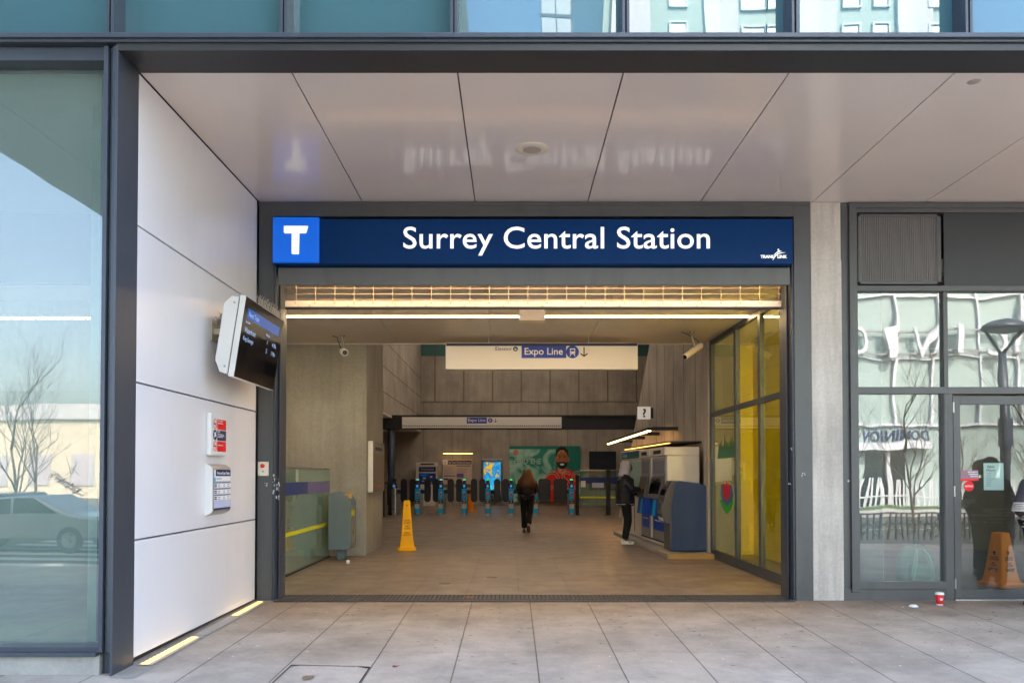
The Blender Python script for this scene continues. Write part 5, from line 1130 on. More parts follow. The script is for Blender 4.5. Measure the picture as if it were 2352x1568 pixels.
# ticket machines: local frame, front faces -x, near end at y=0
def machine(w_, d_, h_, lab, loc, rz):
    t = thing('ticket_machine', (0, 0, 0), lab, 'ticket machine')
    MB().box(0, d_, 0, w_, 0, h_ - .16).build('casing', M['machine'], t, bevel=.012)
    MB().box(-.05, d_, -.004, w_ + .004, h_ - .16, h_).build('header', M['machine'], t, bevel=.012)
    MB().box(-.056, -.05, w_ * .25, w_ * .75, h_ - .12, h_ - .05).build('header_display', M['print_black'], t)
    MB().box(-.02, 0, .06, w_ - .06, .1, h_ - .2).build('front_plate', M['machine_grey'], t, bevel=.005)
    MB().box(-.024, -.02, .16, w_ - .16, h_ - .5, h_ - .26).build('upper_notice', M['print_grey'], t)
    q = MB(); q.prism([(-.02, h_ - .56), (-.05, h_ - .56), (-.15, h_ - 1.0), (-.02, h_ - 1.0)], 'y', .14, w_ - .14); q.build('screen_hood', M['atm_face'], t, bevel=.004)
    q = MB(); q.add([(-.062, .2, h_ - .6), (-.062, w_ - .2, h_ - .6), (-.13, w_ - .2, h_ - .9), (-.13, .2, h_ - .9)], [(0, 1, 2, 3)]); q.build('touch_screen', M['screen_off'], t)
    q = MB(); q.prism([(-.02, h_ - 1.0), (-.09, h_ - 1.0), (-.13, h_ - 1.34), (-.02, h_ - 1.34)], 'y', .12, w_ - .12); q.build('blue_fascia', M['print_blue'], t, bevel=.004)
    q = MB(); q.prism([(-.093, h_ - 1.02), (-.096, h_ - 1.02), (-.134, h_ - 1.33), (-.13, h_ - 1.33)], 'y', w_ * .4, w_ * .6); q.build('cyan_stripe', M['cyan'], t)
    MB().box(-.03, -.02, .16, w_ - .2, h_ - 1.62, h_ - 1.36).build('blue_notice', M['print_blue'], t)
    MB().box(-.034, -.03, .2, w_ - .3, h_ - 1.44, h_ - 1.42).build('notice_heading', M['print_white'], t)
    MB().box(-.012, d_, -.002, w_, .06, .09).build('base_seam', M['rubber'], t)
    t.location = loc; t.rotation_euler.z = rz; return t
RZ = R(3.6); dxy = lambda s: (2.94 - .063 * s, 15.5 + s * .998)
machine(1.2, .62, 1.9, 'tall pale ticket machine standing nearest behind the navy cash machine', (dxy(0)[0], dxy(0)[1], .1), RZ)
machine(.95, .62, 1.9, 'tall pale ticket machine in front of the hooded man', (dxy(1.26)[0], dxy(1.26)[1], .1), RZ)
t = thing('information_kiosk', (0, 0, 0), 'wide pale ticket information cabinet with a teal header beyond the hooded man', 'kiosk')
MB().box(.02, .6, 0, 2.1, 0, 1.72).build('casing', M['machine'], t, bevel=.01); MB().box(-.02, .6, 0, 2.1, 1.72, 1.92).build('header', M['machine'], t, bevel=.01)
MB().box(-.026, -.02, .05, 2.0, 1.74, 1.9).build('teal_header', mat('teal_header_print', S(8, 92, 100), .4), t); text('Tickets', (-.029, 1.55, 1.82), '-x', M['print_lilac'], t, h=.09, w=.5)
for a, c in ((.06, .7), (.76, 1.4), (1.46, 2.04)): MB().box(.014, .02, a, c, .9, 1.66).build('map_panel', picture('pale_map_print', [(0, S(120, 170, 160)), (.5, S(160, 196, 186)), (1, S(196, 214, 206))], 3), t)
q = MB()
for k in range(9):
    a_ = .12 + k * .2; q.cyl((.013, a_, 1.2 + .2 * math.sin(k * 2.)), (.012, a_, 1.2 + .2 * math.sin(k * 2.)), .05, n=14)
q.build('map_circles', M['print_lilac'], t)
for a in (.7, 1.4): MB().box(.012, .02, a, a + .02, .1, .88).build('door_seam', M['rubber'], t)
t.location = (dxy(2.3)[0], dxy(2.3)[1], .1); t.rotation_euler.z = RZ
# navy cash machine
t = thing('cash_machine', (0, 0, 0), 'navy blue cash machine with a dark sloping front on the raised plinth', 'cash machine')
pr = [(0, 0), (.63, 0), (.63, 1.17), (.5, 1.22), (.14, 1.265), (.08, 1.24), (.0, .78)]
MB().prism(pr, 'y', 0, .03).build('side_shell', M['atm'], t, bevel=.012); MB().prism(pr, 'y', .62, .65).build('side_shell', M['atm'], t, bevel=.012)
MB().prism([(.02, .0), (.62, 0), (.62, 1.15), (.5, 1.2), (.15, 1.24), (.1, 1.22), (.02, .78)], 'y', .03, .62).build('body', M['atm'], t)
MB().prism([(-.02, 0), (.018, 0), (.018, .5), (-.02, .5)], 'y', .02, .63).build('kick_panel', M['atm_face'], t)
fp = [(.1, 1.235), (.14, 1.262), (.05, 1.26), (-.03, 1.17), (-.1, 1.0), (-.14, .85), (-.15, .62), (-.1, .5), (.016, .48), (.016, .78)]
MB().prism(fp, 'y', .04, .61).build('sloping_front', M['atm_face'], t, bevel=.01)
q = MB(); q.prism([(.03, 1.256), (-.035, 1.165), (-.105, .99), (-.115, .995), (-.045, 1.175), (.025, 1.262)], 'y', .12, .53); q.build('screen', M['screen_off'], t)
q = MB(); q.prism([(-.145, .83), (-.152, .66), (-.158, .66), (-.151, .84)], 'y', .1, .55); q.build('keypad', M['steel'], t)
q = MB(); q.prism([(-.15, .6), (-.12, .54), (-.128, .53), (-.158, .6)], 'y', .1, .5); q.build('cash_slot', M['print_white'], t)
q = MB()
for k in range(6): q.box(-.153, -.146, .07 + (k % 3) * .03, .09 + (k % 3) * .03, .9 + (k // 3) * .04, .92 + (k // 3) * .04)
q.build('buttons', M['rubber'], t)
MB().cyl((.44, -.002, .09), (.44, .002, .09), .018, n=14).build('side_lock', M['rubber'], t)
t.location = (2.87, 14.75, .1)
q = MB(); q.loft([[(2.72, 14.35, 0), (3.72, 14.35, 0), (3.72, 14.35, .085), (2.72, 14.35, .085)], [(2.5, 20.2, 0), (3.72, 20.2, 0), (3.72, 20.2, .085), (2.5, 20.2, .085)]])
t = thing('machine_plinth', (3.1, 14.35, 0), 'low raised plinth with worn yellow edging under the ticket machines', 'plinth')
q.build('plinth_slab', M['concrete_pier'], t, bevel=.008)
q = MB(); q.box(2.98, 3.72, 14.33, 14.37, .086, .09); q.add([(2.72, 14.35, .089), (2.78, 14.35, .089), (2.76, 15.1, .089), (2.7, 15.1, .089)], [(0, 1, 2, 3)]); q.box(2.74, 3.72, 14.338, 14.346, .0, .084)
q.build('yellow_edge', M['dull_amber'], t)
# grey side screen and power cable by the cash machine
tag(MB().tube([(3.56, 14.8, .5), (3.6, 14.78, .42), (3.55, 14.76, .38), (3.62, 14.8, .3), (3.58, 14.8, .12)], .012, n=6).build('power_cable', M['alu'], smooth=True), 'tangled pale cable between the cash machine and the wall', 'cable')
# flower picture and grass sticker on the yellow backed glass
def glass_patch(y0_, y1_, z0_, z1_, m, nm, par, off): q = MB(); wbox(q, y0_, y1_, z0_, z1_, off, off + .001); return q.build(nm, m, par)
t = thing('tulip_window_sticker', (3.55, 14, 1.2), 'painted red tulip picture on the hall window near the cash machine', 'sticker')
def wpoly(pts, m, nm, off):
    q = MB(); q.add([(wx(y) + off, y, z if z > 1.5 else 1.36 - (1.34 - z) * .62) for y, z in pts], [tuple(range(len(pts)))]); return q.build(nm, m, t)
wpoly([(13.3, 1.25), (13.95, 1.25), (14.0, 1.0), (13.9, .7), (13.6, .58), (13.35, .7), (13.2, 1.0)], mat('tulip_blue', S(70, 96, 130), .5), 'blue_ground', .026)
wpoly([(13.42, 1.32), (13.52, 1.24), (13.62, 1.34), (13.72, 1.24), (13.84, 1.32), (13.84, 1.0), (13.72, .86), (13.54, .86), (13.42, 1.0)], mat('tulip_red', S(190, 24, 44), .5), 'tulip_flower', .024)
wpoly([(13.15, .86), (13.4, .8), (13.6, .66), (13.85, .8), (14.1, .88), (13.9, .62), (13.62, .46), (13.35, .6)], mat('leaf_green', S(44, 150, 50), .5), 'tulip_leaves', .022)
t = thing('grass_window_sticker', (3.55, 13.7, 1.9), 'dark green painted grass tuft on the hall window', 'sticker')
pts = []
for k in range(12): pts += [(13.1 + k * .09, 2.02 + random.uniform(.0, .2) * (1 - abs(k - 5.5) / 8)), (13.14 + k * .09, 1.9)]
wpoly(pts + [(14.2, 1.75), (13.1, 1.75)], mat('grass_green_print', S(14, 92, 62), .5), 'grass_print', .024)

# ------------------------------------------------------------------ people
def hand(nodes, edges, wi, wrist, d, nrm, curl=.35, s=1.):
    """palm and five bent fingers, grown from node wi; d points along the hand, nrm is the palm side"""
    d = Vector(d).normalized(); nrm = Vector(nrm).normalized(); sd_ = d.cross(nrm).normalized(); w0 = Vector(wrist)
    def add(p, r, frm):
        nodes.append((p.x, p.y, p.z, r)); edges.append((frm, len(nodes) - 1)); return len(nodes) - 1
    pm = add(w0 + d * .05 * s, .026 * s, wi); pe = add(w0 + d * .085 * s, .026 * s, pm)
    for k, ln in enumerate((.062, .07, .066, .052)):
        o_ = sd_ * (.026 - .0175 * k) * s; a = add(w0 + d * .095 * s + o_, .0095 * s, pe)
        b_ = add(w0 + d * (.095 + ln * .5) * s + o_ + nrm * ln * curl * .3 * s, .0085 * s, a)
        add(w0 + d * (.095 + ln * .85) * s + o_ + nrm * ln * curl * 1.1 * s, .0072 * s, b_)
    a = add(w0 + d * .04 * s + sd_ * .034 * s + nrm * .01, .0105 * s, pm); add(w0 + d * .075 * s + sd_ * .046 * s + nrm * .02 * s, .009 * s, a)
def figure(lab, J, skin_m, coat_m, coat_r, leg_m, leg_r, shoe_m, hem, sleeves=True, head=True):
    t = thing('person', (0, 0, 0), lab, 'person')
    N = []; E = []
    def add(p, r, frm=None):
        N.append(tuple(p) + (r if isinstance(r, tuple) else (r,))); i = len(N) - 1
        if frm is not None: E.append((frm, i))
        return i
    pv = add(J['pelvis'], (.15, .1)); ab = add(J['belly'], (.13, .09), pv); ch = add(J['chest'], (.155, .1), ab); nk0 = add(J['neckbase'], .07, ch)
    nk = add(J['neck'], .05, nk0); jaw = add(J['jaw'], .062, nk); sk = add(J['skull'], (.078, .092), jaw); add(J['crown'], .06, sk)
    fw = Vector(J.get('face', (0, 1, 0))).normalized(); nose = add(Vector(J['jaw']) * .45 + Vector(J['skull']) * .55 + fw * .085, .012, sk)
    hands = []
    for s_ in 'LR':
        sh = add(J['sh' + s_], .056, ch); el = add(J['el' + s_], .042, sh); wr = add(J['wr' + s_], .027, el); hands.append((wr, s_))
        hp = add(J['hip' + s_], .085, pv); kn = add(J['kn' + s_], .056, hp); an = add(J['an' + s_], .036, kn); add(Vector(J['an' + s_]).lerp(Vector(J['toe' + s_]), .5), .022, an)
    for wr, s_ in hands:
        d = Vector(J.get('hd' + s_, Vector(J['wr' + s_]) - Vector(J['el' + s_]))); hand(N, E, wr, J['wr' + s_], d, J.get('pn' + s_, (0, 0, -1)))
    skin('body', N, E, M[skin_m], t)
    # jacket
    C = []; CE = []
    def ca(p, r, frm=None):
        C.append(tuple(p) + (r if isinstance(r, tuple) else (r,))); i = len(C) - 1
        if frm is not None: CE.append((frm, i))
        return i
    k = coat_r; c0 = ca(J['chest'], (.205 * k, .15 * k)); c1 = ca(J['belly'], (.2 * k, .155 * k), c0); c2 = ca(hem[0], (hem[1], hem[2]), c1); nb = ca(J['neckbase'], (.11 * k, .1 * k), c0)
    for s_ in 'LR':
        a = ca(J['sh' + s_], .088 * k, c0); e = ca(J['el' + s_], .07 * k, a); wv = Vector(J['wr' + s_]); ev = Vector(J['el' + s_]); m_ = ca(ev.lerp(wv, .5), .064 * k, e); ca(ev.lerp(wv, .95), .05 * k, m_)
    jo = skin('jacket', C, CE, M[coat_m], t)
    # trousers
    T = []; TE = []
    def ta(p, r, frm=None):
        T.append(tuple(p) + (r if isinstance(r, tuple) else (r,))); i = len(T) - 1
        if frm is not None: TE.append((frm, i))
        return i
    p0 = ta(Vector(J['pelvis']) + Vector((0, 0, .03)), (.165, .125))
    for s_ in 'LR':
        h = ta(J['hip' + s_], leg_r[0], p0); kv = Vector(J['kn' + s_]); hv = Vector(J['hip' + s_]); av = Vector(J['an' + s_])
        m_ = ta(hv.lerp(kv, .5), leg_r[1], h); kk = ta(kv, leg_r[2], m_); m2 = ta(kv.lerp(av, .55), leg_r[3], kk); ta(kv.lerp(av, .98), leg_r[4], m2)
    skin('trousers', T, TE, M[leg_m], t)
    for s_ in 'LR':
        av = Vector(J['an' + s_]); tv = Vector(J['toe' + s_]); d = (tv - av); d.normalize()
        up = Vector(J.get('up' + s_, (0, 0, 1))); f = (tv - av) - up * (tv - av).dot(up); f.normalize(); sd_ = f.cross(up).normalized()
        q = MB(); so = av - up * .075 
        secs = []
        for a_, hw, hh in ((-.075, .022, .05), (-.06, .036, .075), (-.02, .041, .085), (.04, .043, .07), (.10, .047, .05), (.16, .043, .038), (.19, .028, .026)):
            ring = []
            for j in range(12):
                an_ = 2 * math.pi * j / 12; x_ = math.cos(an_); z_ = math.sin(an_)
                ring.append(so + f * a_ + sd_ * hw * x_ * (1 if z_ < 0 else .9) + up * ((hh * z_) if z_ > 0 else -.006 * -z_ * -1 * -1 + .012 * z_) + up * .012)
            secs.append(ring)
        q.loft(secs); sh = q.build('shoe', M[shoe_m], t, smooth=True)
        q = MB(); ring = [so + f * a_ + sd_ * hw * (1) + up * 0 for a_, hw in ((-.07, .03), (-.02, .042), (.05, .044), (.1, .049), (.17, .042))]; ring2 = [so + f * a_ - sd_ * hw for a_, hw in ((.17, .042), (.1, .049), (.05, .044), (-.02, .042), (-.07, .03))]
        rr = ring + ring2; q.loft([[p - up * .008 for p in rr], [p + up * .014 for p in rr]]); q.build('sole', M['print_white'] if shoe_m == 'shoe' else M['rubber'], sh)
    if head:
        sv_ = Vector(J['skull']); jv = Vector(J['jaw']); sd_ = Vector((fw.y, -fw.x, 0)).normalized(); up = (sv_ - jv).normalized(); ec = jv.lerp(sv_, .6)
        for s_ in (-1, 1):
            MB().ell(ec + fw * .073 + sd_ * .03 * s_, (.011, .011, .008), 10, 6).build('eye', M['print_black'], t, smooth=True)
            MB().ell(jv.lerp(sv_, .45) + sd_ * .078 * s_, (.012, .018, .03), 10, 6).build('ear', M[skin_m], t, smooth=True)
        MB().ell(jv + fw * .062 + up * .005, (.022, .022, .006), 10, 6).build('mouth', M['print_red'], t, smooth=True)
    return t, jo
# woman walking away
J = dict(pelvis=(0, 0, .93), belly=(0, .01, 1.06), chest=(0, .02, 1.22), neckbase=(0, .03, 1.36), neck=(0, .05, 1.41), jaw=(0, .075, 1.47), skull=(0, .08, 1.54), crown=(0, .07, 1.585), face=(0, 1, -.2),
         shL=(-.17, .02, 1.31), elL=(-.25, .03, 1.07), wrL=(-.13, .2, .98), shR=(.17, .02, 1.31), elR=(.255, .02, 1.08), wrR=(.14, .19, 1.0), pnL=(1, 0, 0), pnR=(-1, 0, 0),
         hipL=(-.09, 0, .88), knL=(-.085, .06, .48), anL=(-.075, .02, .09), toeL=(-.075, .17, .05), hipR=(.09, 0, .88), knR=(.07, .05, .47), anR=(.025, -.27, .22), toeR=(.025, -.24, .06), upR=(0, -.9, .43))
t, jo = figure('woman with long auburn hair in a black jacket walking away towards the gates', J, 'skin_light', 'coat', .98, 'trouser', (.115, .098, .08, .075, .078), 'shoe_dark', ((0, .0, .9), .185, .13), True)
hp = MB(); secs = []
for z_, hx, hy, cy_ in ((1.635, .02, .02, .05), (1.62, .07, .07, .05), (1.58, .1, .11, .04), (1.5, .125, .13, .02), (1.42, .165, .125, -.02), (1.34, .205, .12, -.05), (1.27, .225, .1, -.075), (1.2, .2, .07, -.09), (1.13, .12, .04, -.1)):
    ring = []
    for k in range(22):
        a_ = 2 * math.pi * k / 22; w_ = 1 + .05 * math.sin(k * 3.1 + z_ * 9); ring.append((hx * math.cos(a_) * w_, cy_ + hy * math.sin(a_) * w_ * (.55 if math.sin(a_) > 0 and z_ < 1.58 else 1), z_ + .01 * math.sin(k * 2.3)))
    secs.append(ring)
hp.loft(secs); ho = hp.build('hair', M['hair'], t, smooth=True)
q = MB()
for k in range(46):
    a_ = random.uniform(-2.9, -.25); x_ = math.cos(a_); y_ = math.sin(a_)
    q.tube([(x_ * .1, .03 + y_ * .1, 1.55), (x_ * .15, -.01 + y_ * .12, 1.42), (x_ * .215, -.05 + y_ * .1, 1.28), (x_ * .23 + random.uniform(-.02, .02), -.07 + y_ * .07, random.uniform(1.08, 1.2))], [.008, .011, .009, .003], n=5)
q.build('hair_strand', M['hair'], ho, smooth=True)
q = MB(); q.tube([(-.15, -.09, .9), (-.08, -.135, .885), (.02, -.145, .885), (.11, -.12, .89), (.16, -.07, .9)], .007, n=6); q.build('shirt_hem', M['print_white'], jo, smooth=True)
t.location = (X(1211, 20.9), 20.9, 0)
# hooded man at the machines, facing the machines (+x)
def rx(d): return {k: ((v[1], -v[0], v[2]) if k[:2] != '__' else v) for k, v in d.items()}
J = rx(dict(pelvis=(0, 0, .98), belly=(0, .02, 1.12), chest=(0, .01, 1.3), neckbase=(0, .0, 1.45), neck=(0, .03, 1.5), jaw=(0, .07, 1.57), skull=(0, .065, 1.645), crown=(0, .04, 1.7), face=(0, 1, -.15),
         shL=(-.19, .0, 1.4), elL=(-.21, .06, 1.13), wrL=(-.12, .3, 1.06), shR=(.19, -.01, 1.4), elR=(.24, .08, 1.16), wrR=(.17, .32, 1.17), pnL=(1, 0, -.2), pnR=(-.3, 0, -1), hdR=(-.1, 1, -.1), hdL=(.2, 1, -.1),
         hipL=(-.095, 0, .93), knL=(-.1, .05, .51), anL=(-.1, -.01, .1), toeL=(-.1, .16, .05), hipR=(.095, -.01, .93), knR=(.1, .04, .5), anR=(.1, -.03, .1), toeR=(.12, .14, .05)))
t, jo = figure('man in a pale grey hood and black puffer jacket using the ticket machine', J, 'skin_brown', 'puffer', 1.14, 'trouser', (.12, .105, .085, .074, .066), 'shoe', ((-.01, 0, .92), .2, .2), True)
q = MB(); secs = [(0, 0, 1.42, .10, .15), (0, 0, 1.39, .15, .19)]
for i in range(11):
    zz = 1.355 - i * .045; g_ = .004 * i; secs += [(-.01 - .001 * i, 0, zz, .178 + g_ * .6, .205 + g_ * .4), (-.01 - .001 * i, 0, zz - .038, .176 + g_ * .6, .203 + g_ * .4), (-.01 - .001 * i, 0, zz - .0425, .168 + g_ * .6, .196 + g_ * .4)]
q.rsq(secs, k=.85, seg=6)
q.build('quilting', M['puffer'], jo, smooth=True)
hd = MB(); secs = []
for z_, cx_, hx, hy in ((1.77, -.01, .02, .02), (1.76, .0, .075, .06), (1.72, .005, .115, .095), (1.64, .01, .13, .115), (1.56, .0, .128, .118), (1.5, -.02, .13, .13), (1.45, -.03, .14, .16), (1.42, -.02, .11, .13)):
    secs.append([(cx_ + hx * math.cos(2 * math.pi * k / 20) * (1 if math.cos(2 * math.pi * k / 20) < .7 or z_ < 1.5 else .82), hy * math.sin(2 * math.pi * k / 20), z_) for k in range(20)])
hd.loft(secs); hd.build('hood', M['hood'], t, smooth=True)
MB().ell((.105, 0, 1.62), (.03, .06, .085), 14, 8).build('hood_opening', M['hair_dark'], t, smooth=True)
MB().rsq([(-.02, 0, .848, .185, .19), (-.02, 0, .9, .19, .195)], k=.8).build('shirt_hem', M['print_white'], jo, smooth=True)
for s_ in (-1, 1):
    for k in range(3):
        yv = -s_ * .1 - s_ * 0
    q = MB()
    for k in range(3): q.tube([(.035 + k * .022, -.1 - .045, .085), (.06 + k * .022, -.1 - .049, .045)], .004, n=5)
q.build('shoe_stripes', M['print_black'], t)
MB().box(.32, .40, .06, .1, 1.0, 1.04).build('phone', M['rubber'], t, bevel=.006)
t.location = (X(1437, 17.3), 17.3, 0)
# person in striped knit at the shop door, mostly outside the picture
J = dict(pelvis=(0, 0, .95), belly=(0, .01, 1.09), chest=(0, .01, 1.26), neckbase=(0, .0, 1.41), neck=(0, .02, 1.46), jaw=(0, .05, 1.53), skull=(0, .05, 1.6), crown=(0, .03, 1.65), face=(0, 1, 0),
         shL=(-.18, 0, 1.36), elL=(-.27, -.03, 1.1), wrL=(-.14, .17, 1.04), shR=(.18, .0, 1.36), elR=(.25, .03, 1.12), wrR=(.15, .22, 1.2), pnL=(1, 0, 0), pnR=(-1, 0, 0),
         hipL=(-.09, 0, .9), knL=(-.09, .02, .5), anL=(-.085, -.02, .1), toeL=(-.1, .13, .05), hipR=(.09, 0, .9), knR=(.1, .05, .5), anR=(.1, .04, .1), toeR=(.12, .19, .05))
t, jo = figure('person in a grey striped knit cardigan and dark trousers standing at the shop door', J, 'skin_light', 'knit', 1.04, 'trouser', (.13, .11, .085, .072, .07), 'shoe_dark', ((0, 0, .9), .2, .15), True)
q = MB()
a, c = Vector(J['elL']), Vector(J['shL'])
for f_ in (-.06, .02, .1, .18, .26): 
    p = a.lerp(c, f_); q.cyl(p - Vector((0, 0, .007)), p + Vector((0, 0, .007)), .083 - .0 * f_, n=20)
for z_ in (.9, .94, .98, 1.02, 1.06): q.rsq([(0, .0, z_ - .007, .207, .158), (0, .0, z_ + .007, .207, .158)], k=.9)
q.build('knit_stripes', M['knit_light'], jo, smooth=True)
MB().ell((0, .02, 1.61), (.098, .11, .1), 18, 10).build('hair', M['hair_dark'], t, smooth=True)
t.location = (X(2326, 9.15) + .33, 9.15, pz(5.6, 9.15)); striped = t
# ------------------------------------------------------------------ the street behind the camera, seen in the glass
def car(x, y, m, lab, rz=0):
    t = thing('parked_car', (0, 0, 0), lab, 'car', 'cars on the road before the station')
    q = MB(); pr = [(-2.2, .35), (-2.15, .75), (-1.9, .9), (-1.25, .95), (-.7, 1.38), (.55, 1.42), (1.35, .98), (2.05, .9), (2.25, .7), (2.25, .35)]
    q.prism(pr, 'y', -.88, .88); q.build('body', M[m], t, bevel=.08)
    q = MB(); q.prism([(-1.1, .98), (-.66, 1.33), (-.05, 1.36), (-.05, .98)], 'y', -.885, .885); q.prism([(.02, .98), (.02, 1.36), (.5, 1.36), (1.1, .98)], 'y', -.885, .885); q.build('side_window', M['car_glass'], t)
    for wx_ in (-1.4, 1.4):
        for s_ in (-1, 1):
            w_ = MB(); w_.cyl((wx_, s_ * .8, .33), (wx_, s_ * .9, .33), .33, n=24); wo_ = w_.build('wheel', M['rubber'], t); MB().cyl((wx_, s_ * .9, .33), (wx_, s_ * .91, .33), .2, n=16).build('rim', M['steel'], wo_)
    for s_ in (-1, 1):
        MB().box(2.2, 2.26, s_ * .6 - .15, s_ * .6 + .15, .68, .82).build('tail_lamp', M['tail'], t); MB().box(-2.24, -2.16, s_ * .6 - .15, s_ * .6 + .15, .62, .74).build('headlight', M['print_white'], t)
    t.location = (x, y, -.45); t.rotation_euler.z = rz; return t
car(-12.2, -8.2, 'silver_car', 'silver car passing close to the station')
car(-15.5, -12.5, 'blue_car', 'dark blue car in the far lane', R(180))
car(-19.5, -8.4, 'red_car', 'red car following the silver car')
def bare_tree(lab, seed, H=7.5, spread=1.):
    rnd = random.Random(seed); t = thing('bare_tree', (0, 0, 0), lab, 'tree', 'bare street trees')
    tr = MB(); tw = MB()
    def grow(p, d, L_, r, lev):
        n = 4; pts = [p]; dd = d.copy()
        for i in range(n):
            dd = (dd + Vector((rnd.uniform(-.16, .16), rnd.uniform(-.16, .16), .05))).normalized(); pts.append(pts[-1] + dd * L_ / n)
        (tr if lev < 2 else tw).tube(pts, [r * (1 - .14 * i) for i in range(n + 1)], n=7 if lev < 2 else 4)
        if lev >= 5: return
        k = 3 if lev < 4 else 2
        for j in range(k + (1 if lev in (0, 1) else 0)):
            f = rnd.uniform(.45, 1.) if j else 1.; q = pts[min(n, int(f * n))]
            a_ = rnd.uniform(0, 6.28); sp = rnd.uniform(.35, .8) * spread
            nd = (dd + Vector((math.cos(a_) * sp, math.sin(a_) * sp, rnd.uniform(0, .25)))).normalized()
            grow(q, nd, L_ * rnd.uniform(.55, .78), r * rnd.uniform(.42, .6), lev + 1)
    grow(Vector((0, 0, 0)), Vector((0, 0, 1)), H * .36, H * .0085, 0)
    tr.build('trunk', M['bark'], t, smooth=True); tw.build('crown', M['bark'], t, smooth=True); return t
tA = bare_tree('slim leafless tree in the road island beyond the railing', 3); tB = bare_tree('broad leafless tree by the road', 11, 8.5, 1.15)
tA.location = (13.6, -9.5 + 1.2, -.45); tB.location = (-11.8, -14.5, -.45)
for (src, x, y, rz, lab) in ((tA, 15.2, -4.3, 2., 'leafless tree beyond the street lamp'), (tB, 16.2, -21, 1., 'leafless tree on the far pavement facing the hotel'), (tA, 22.5, -22, 3., 'leafless tree before the hotel entrance'), (tB, -19, -20, 4., 'leafless tree across the road from the glazed bay'), (tA, -15.5, -13, 5., 'leafless tree at the kerb beyond the crossing'), (tB, 29, -21, 2.5, 'leafless tree at the end of the picket fence'), (tA, 17.5, -7.5, 4.2, 'thin leafless tree farther along the road island')):
    dup(src, (x, y, -.4), rz, lab)
t = thing('street_lamp', (12.5, -1.4, -.3), 'grey street lamp with a broad dished head beside the pavement', 'street lamp')
MB().tube([(12.5, -1.4, -.35), (12.5, -1.4, 2), (12.5, -1.4, 4.55)], [.15, .12, .1], n=16).build('pole', M['fin'], t, smooth=True)
q = MB()
for s_ in (-1, 1): q.tube([(12.5, -1.4, 4.5), (12.5 + s_ * .25, -1.4, 4.8), (12.5 + s_ * .5, -1.4, 5.15)], .045, n=8)
q.build('yoke', M['fin'], t, smooth=True)
MB().lathe([(.001, 5.42), (.25, 5.38), (.48, 5.25), (.54, 5.15), (.5, 5.12), (.001, 5.18)], (12.5, -1.4, 0), 28).build('head', M['fin'], t, smooth=True)
MB().box(12.42, 12.58, -1.6, -1.2, 2.2, 2.9).build('control_box', M['blue_car'], t)
t = thing('metal_railing', (11, -3.0, -.3), 'low dark metal railing round the planting bed by the road', 'railing')
q = MB(); xx = 6.5
while xx < 24: q.box(xx, xx + .035, -3.02, -2.98, -.3, .42); xx += .17
q.build('balusters', M['rubber'], t); q = MB(); q.box(6.5, 24, -3.03, -2.97, .1, .14); q.box(6.5, 24, -3.03, -2.97, .4, .44); q.build('rail', M['rubber'], t)
q = MB(); rnd = random.Random(5)
for k in range(1500):
    x_, y_, z_ = rnd.uniform(6.5, 24), rnd.uniform(-3.9, -3.1), rnd.uniform(-.3, .15); a_ = rnd.uniform(0, 6.28); s_ = .05
    q.add([(x_, y_, z_), (x_ + s_ * math.cos(a_), y_ + s_ * math.sin(a_), z_ + .04), (x_ + .02, y_, z_ + .09)], [(0, 1, 2)])
tag(q.build('planting', M['grass']), 'low green planting behind the dark metal railing', 'planting', kind='stuff')
t = thing('picket_fence', (22, -26.6, -.3), 'leaning white picket fence on the grass before the hotel', 'fence')
q = MB(); xx = 10.
while xx < 32:
    a_ = rnd.uniform(-.12, .12); q.loft([[(xx, -26.6, -.3), (xx + .11, -26.6, -.3), (xx + .11, -26.57, -.3), (xx, -26.57, -.3)], [(xx + a_, -26.6, 1.2), (xx + a_ + .11, -26.6, 1.2), (xx + a_ + .11, -26.57, 1.2), (xx + a_, -26.57, 1.2)]]); xx += .26
q.build('pickets', M['hotel_white'], t); MB().box(10, 32, -26.56, -26.52, .2, .28).build('rail', M['hotel_white'], t)
# hotel
H = thing('hotel_building', (20, -31, -.4), 'pale green and white hotel across the road', 'building')
MB().box(13, 46, -50, -31, -.5, 19).build('podium', M['hotel_glass'], H); MB().box(4.8, 23.6, -50, -30.4, 19.02, 46).build('tower', M['hotel_glass'], H)
q = MB(); xx = 13.
while xx < 46: q.box(xx, xx + .16, -31, -30.75, 4.5, 19); xx += 2.6
for z_ in (4.5, 8.6, 12.4, 13.1, 13.8, 14.5, 15.2, 19): q.box(13, 46, -31, -30.8, z_, z_ + .14)
q.build('podium_frames', M['hotel_white'], H)
for x_ in (5.2, 10.2, 15.4, 20.6): MB().box(x_, x_ + .9, -30.4, -30.15, 19.1, 46).build('white_pier', M['hotel_white'], H); MB().box(x_ + .92, x_ + 1.9, -30.4, -30.3, 19.1, 46).build('grey_pier', M['hotel_grey'], H)
wq = MB(); fq = MB(); z_ = 20.
while z_ < 45:
    for x_, n_, w_ in ((8.2, 1, 1.), (12.3, 2, 1.25), (17.6, 1, 1.), (19.3, 1, .9), (22.3, 1, .9)):
        for k in range(n_):
            xx = x_ + k * w_
            for zz in (z_, z_ + 1.15): wq.box(xx + .06, xx + w_ - .06, -30.4, -30.36, zz, zz + 1.05)
            fq.box(xx - .04, xx + .06, -30.4, -30.25, z_ - .1, z_ + 2.3); fq.box(xx + w_ - .06, xx + w_ + .04, -30.4, -30.25, z_ - .1, z_ + 2.3)
            for zz in (z_ - .1, z_ + 1.06, z_ + 2.2): fq.box(xx, xx + w_, -30.4, -30.26, zz, zz + .1)
    z_ += 3.2
wq.build('window_panes', M['hotel_pane'], H); fq.build('window_frames', M['hotel_white'], H)
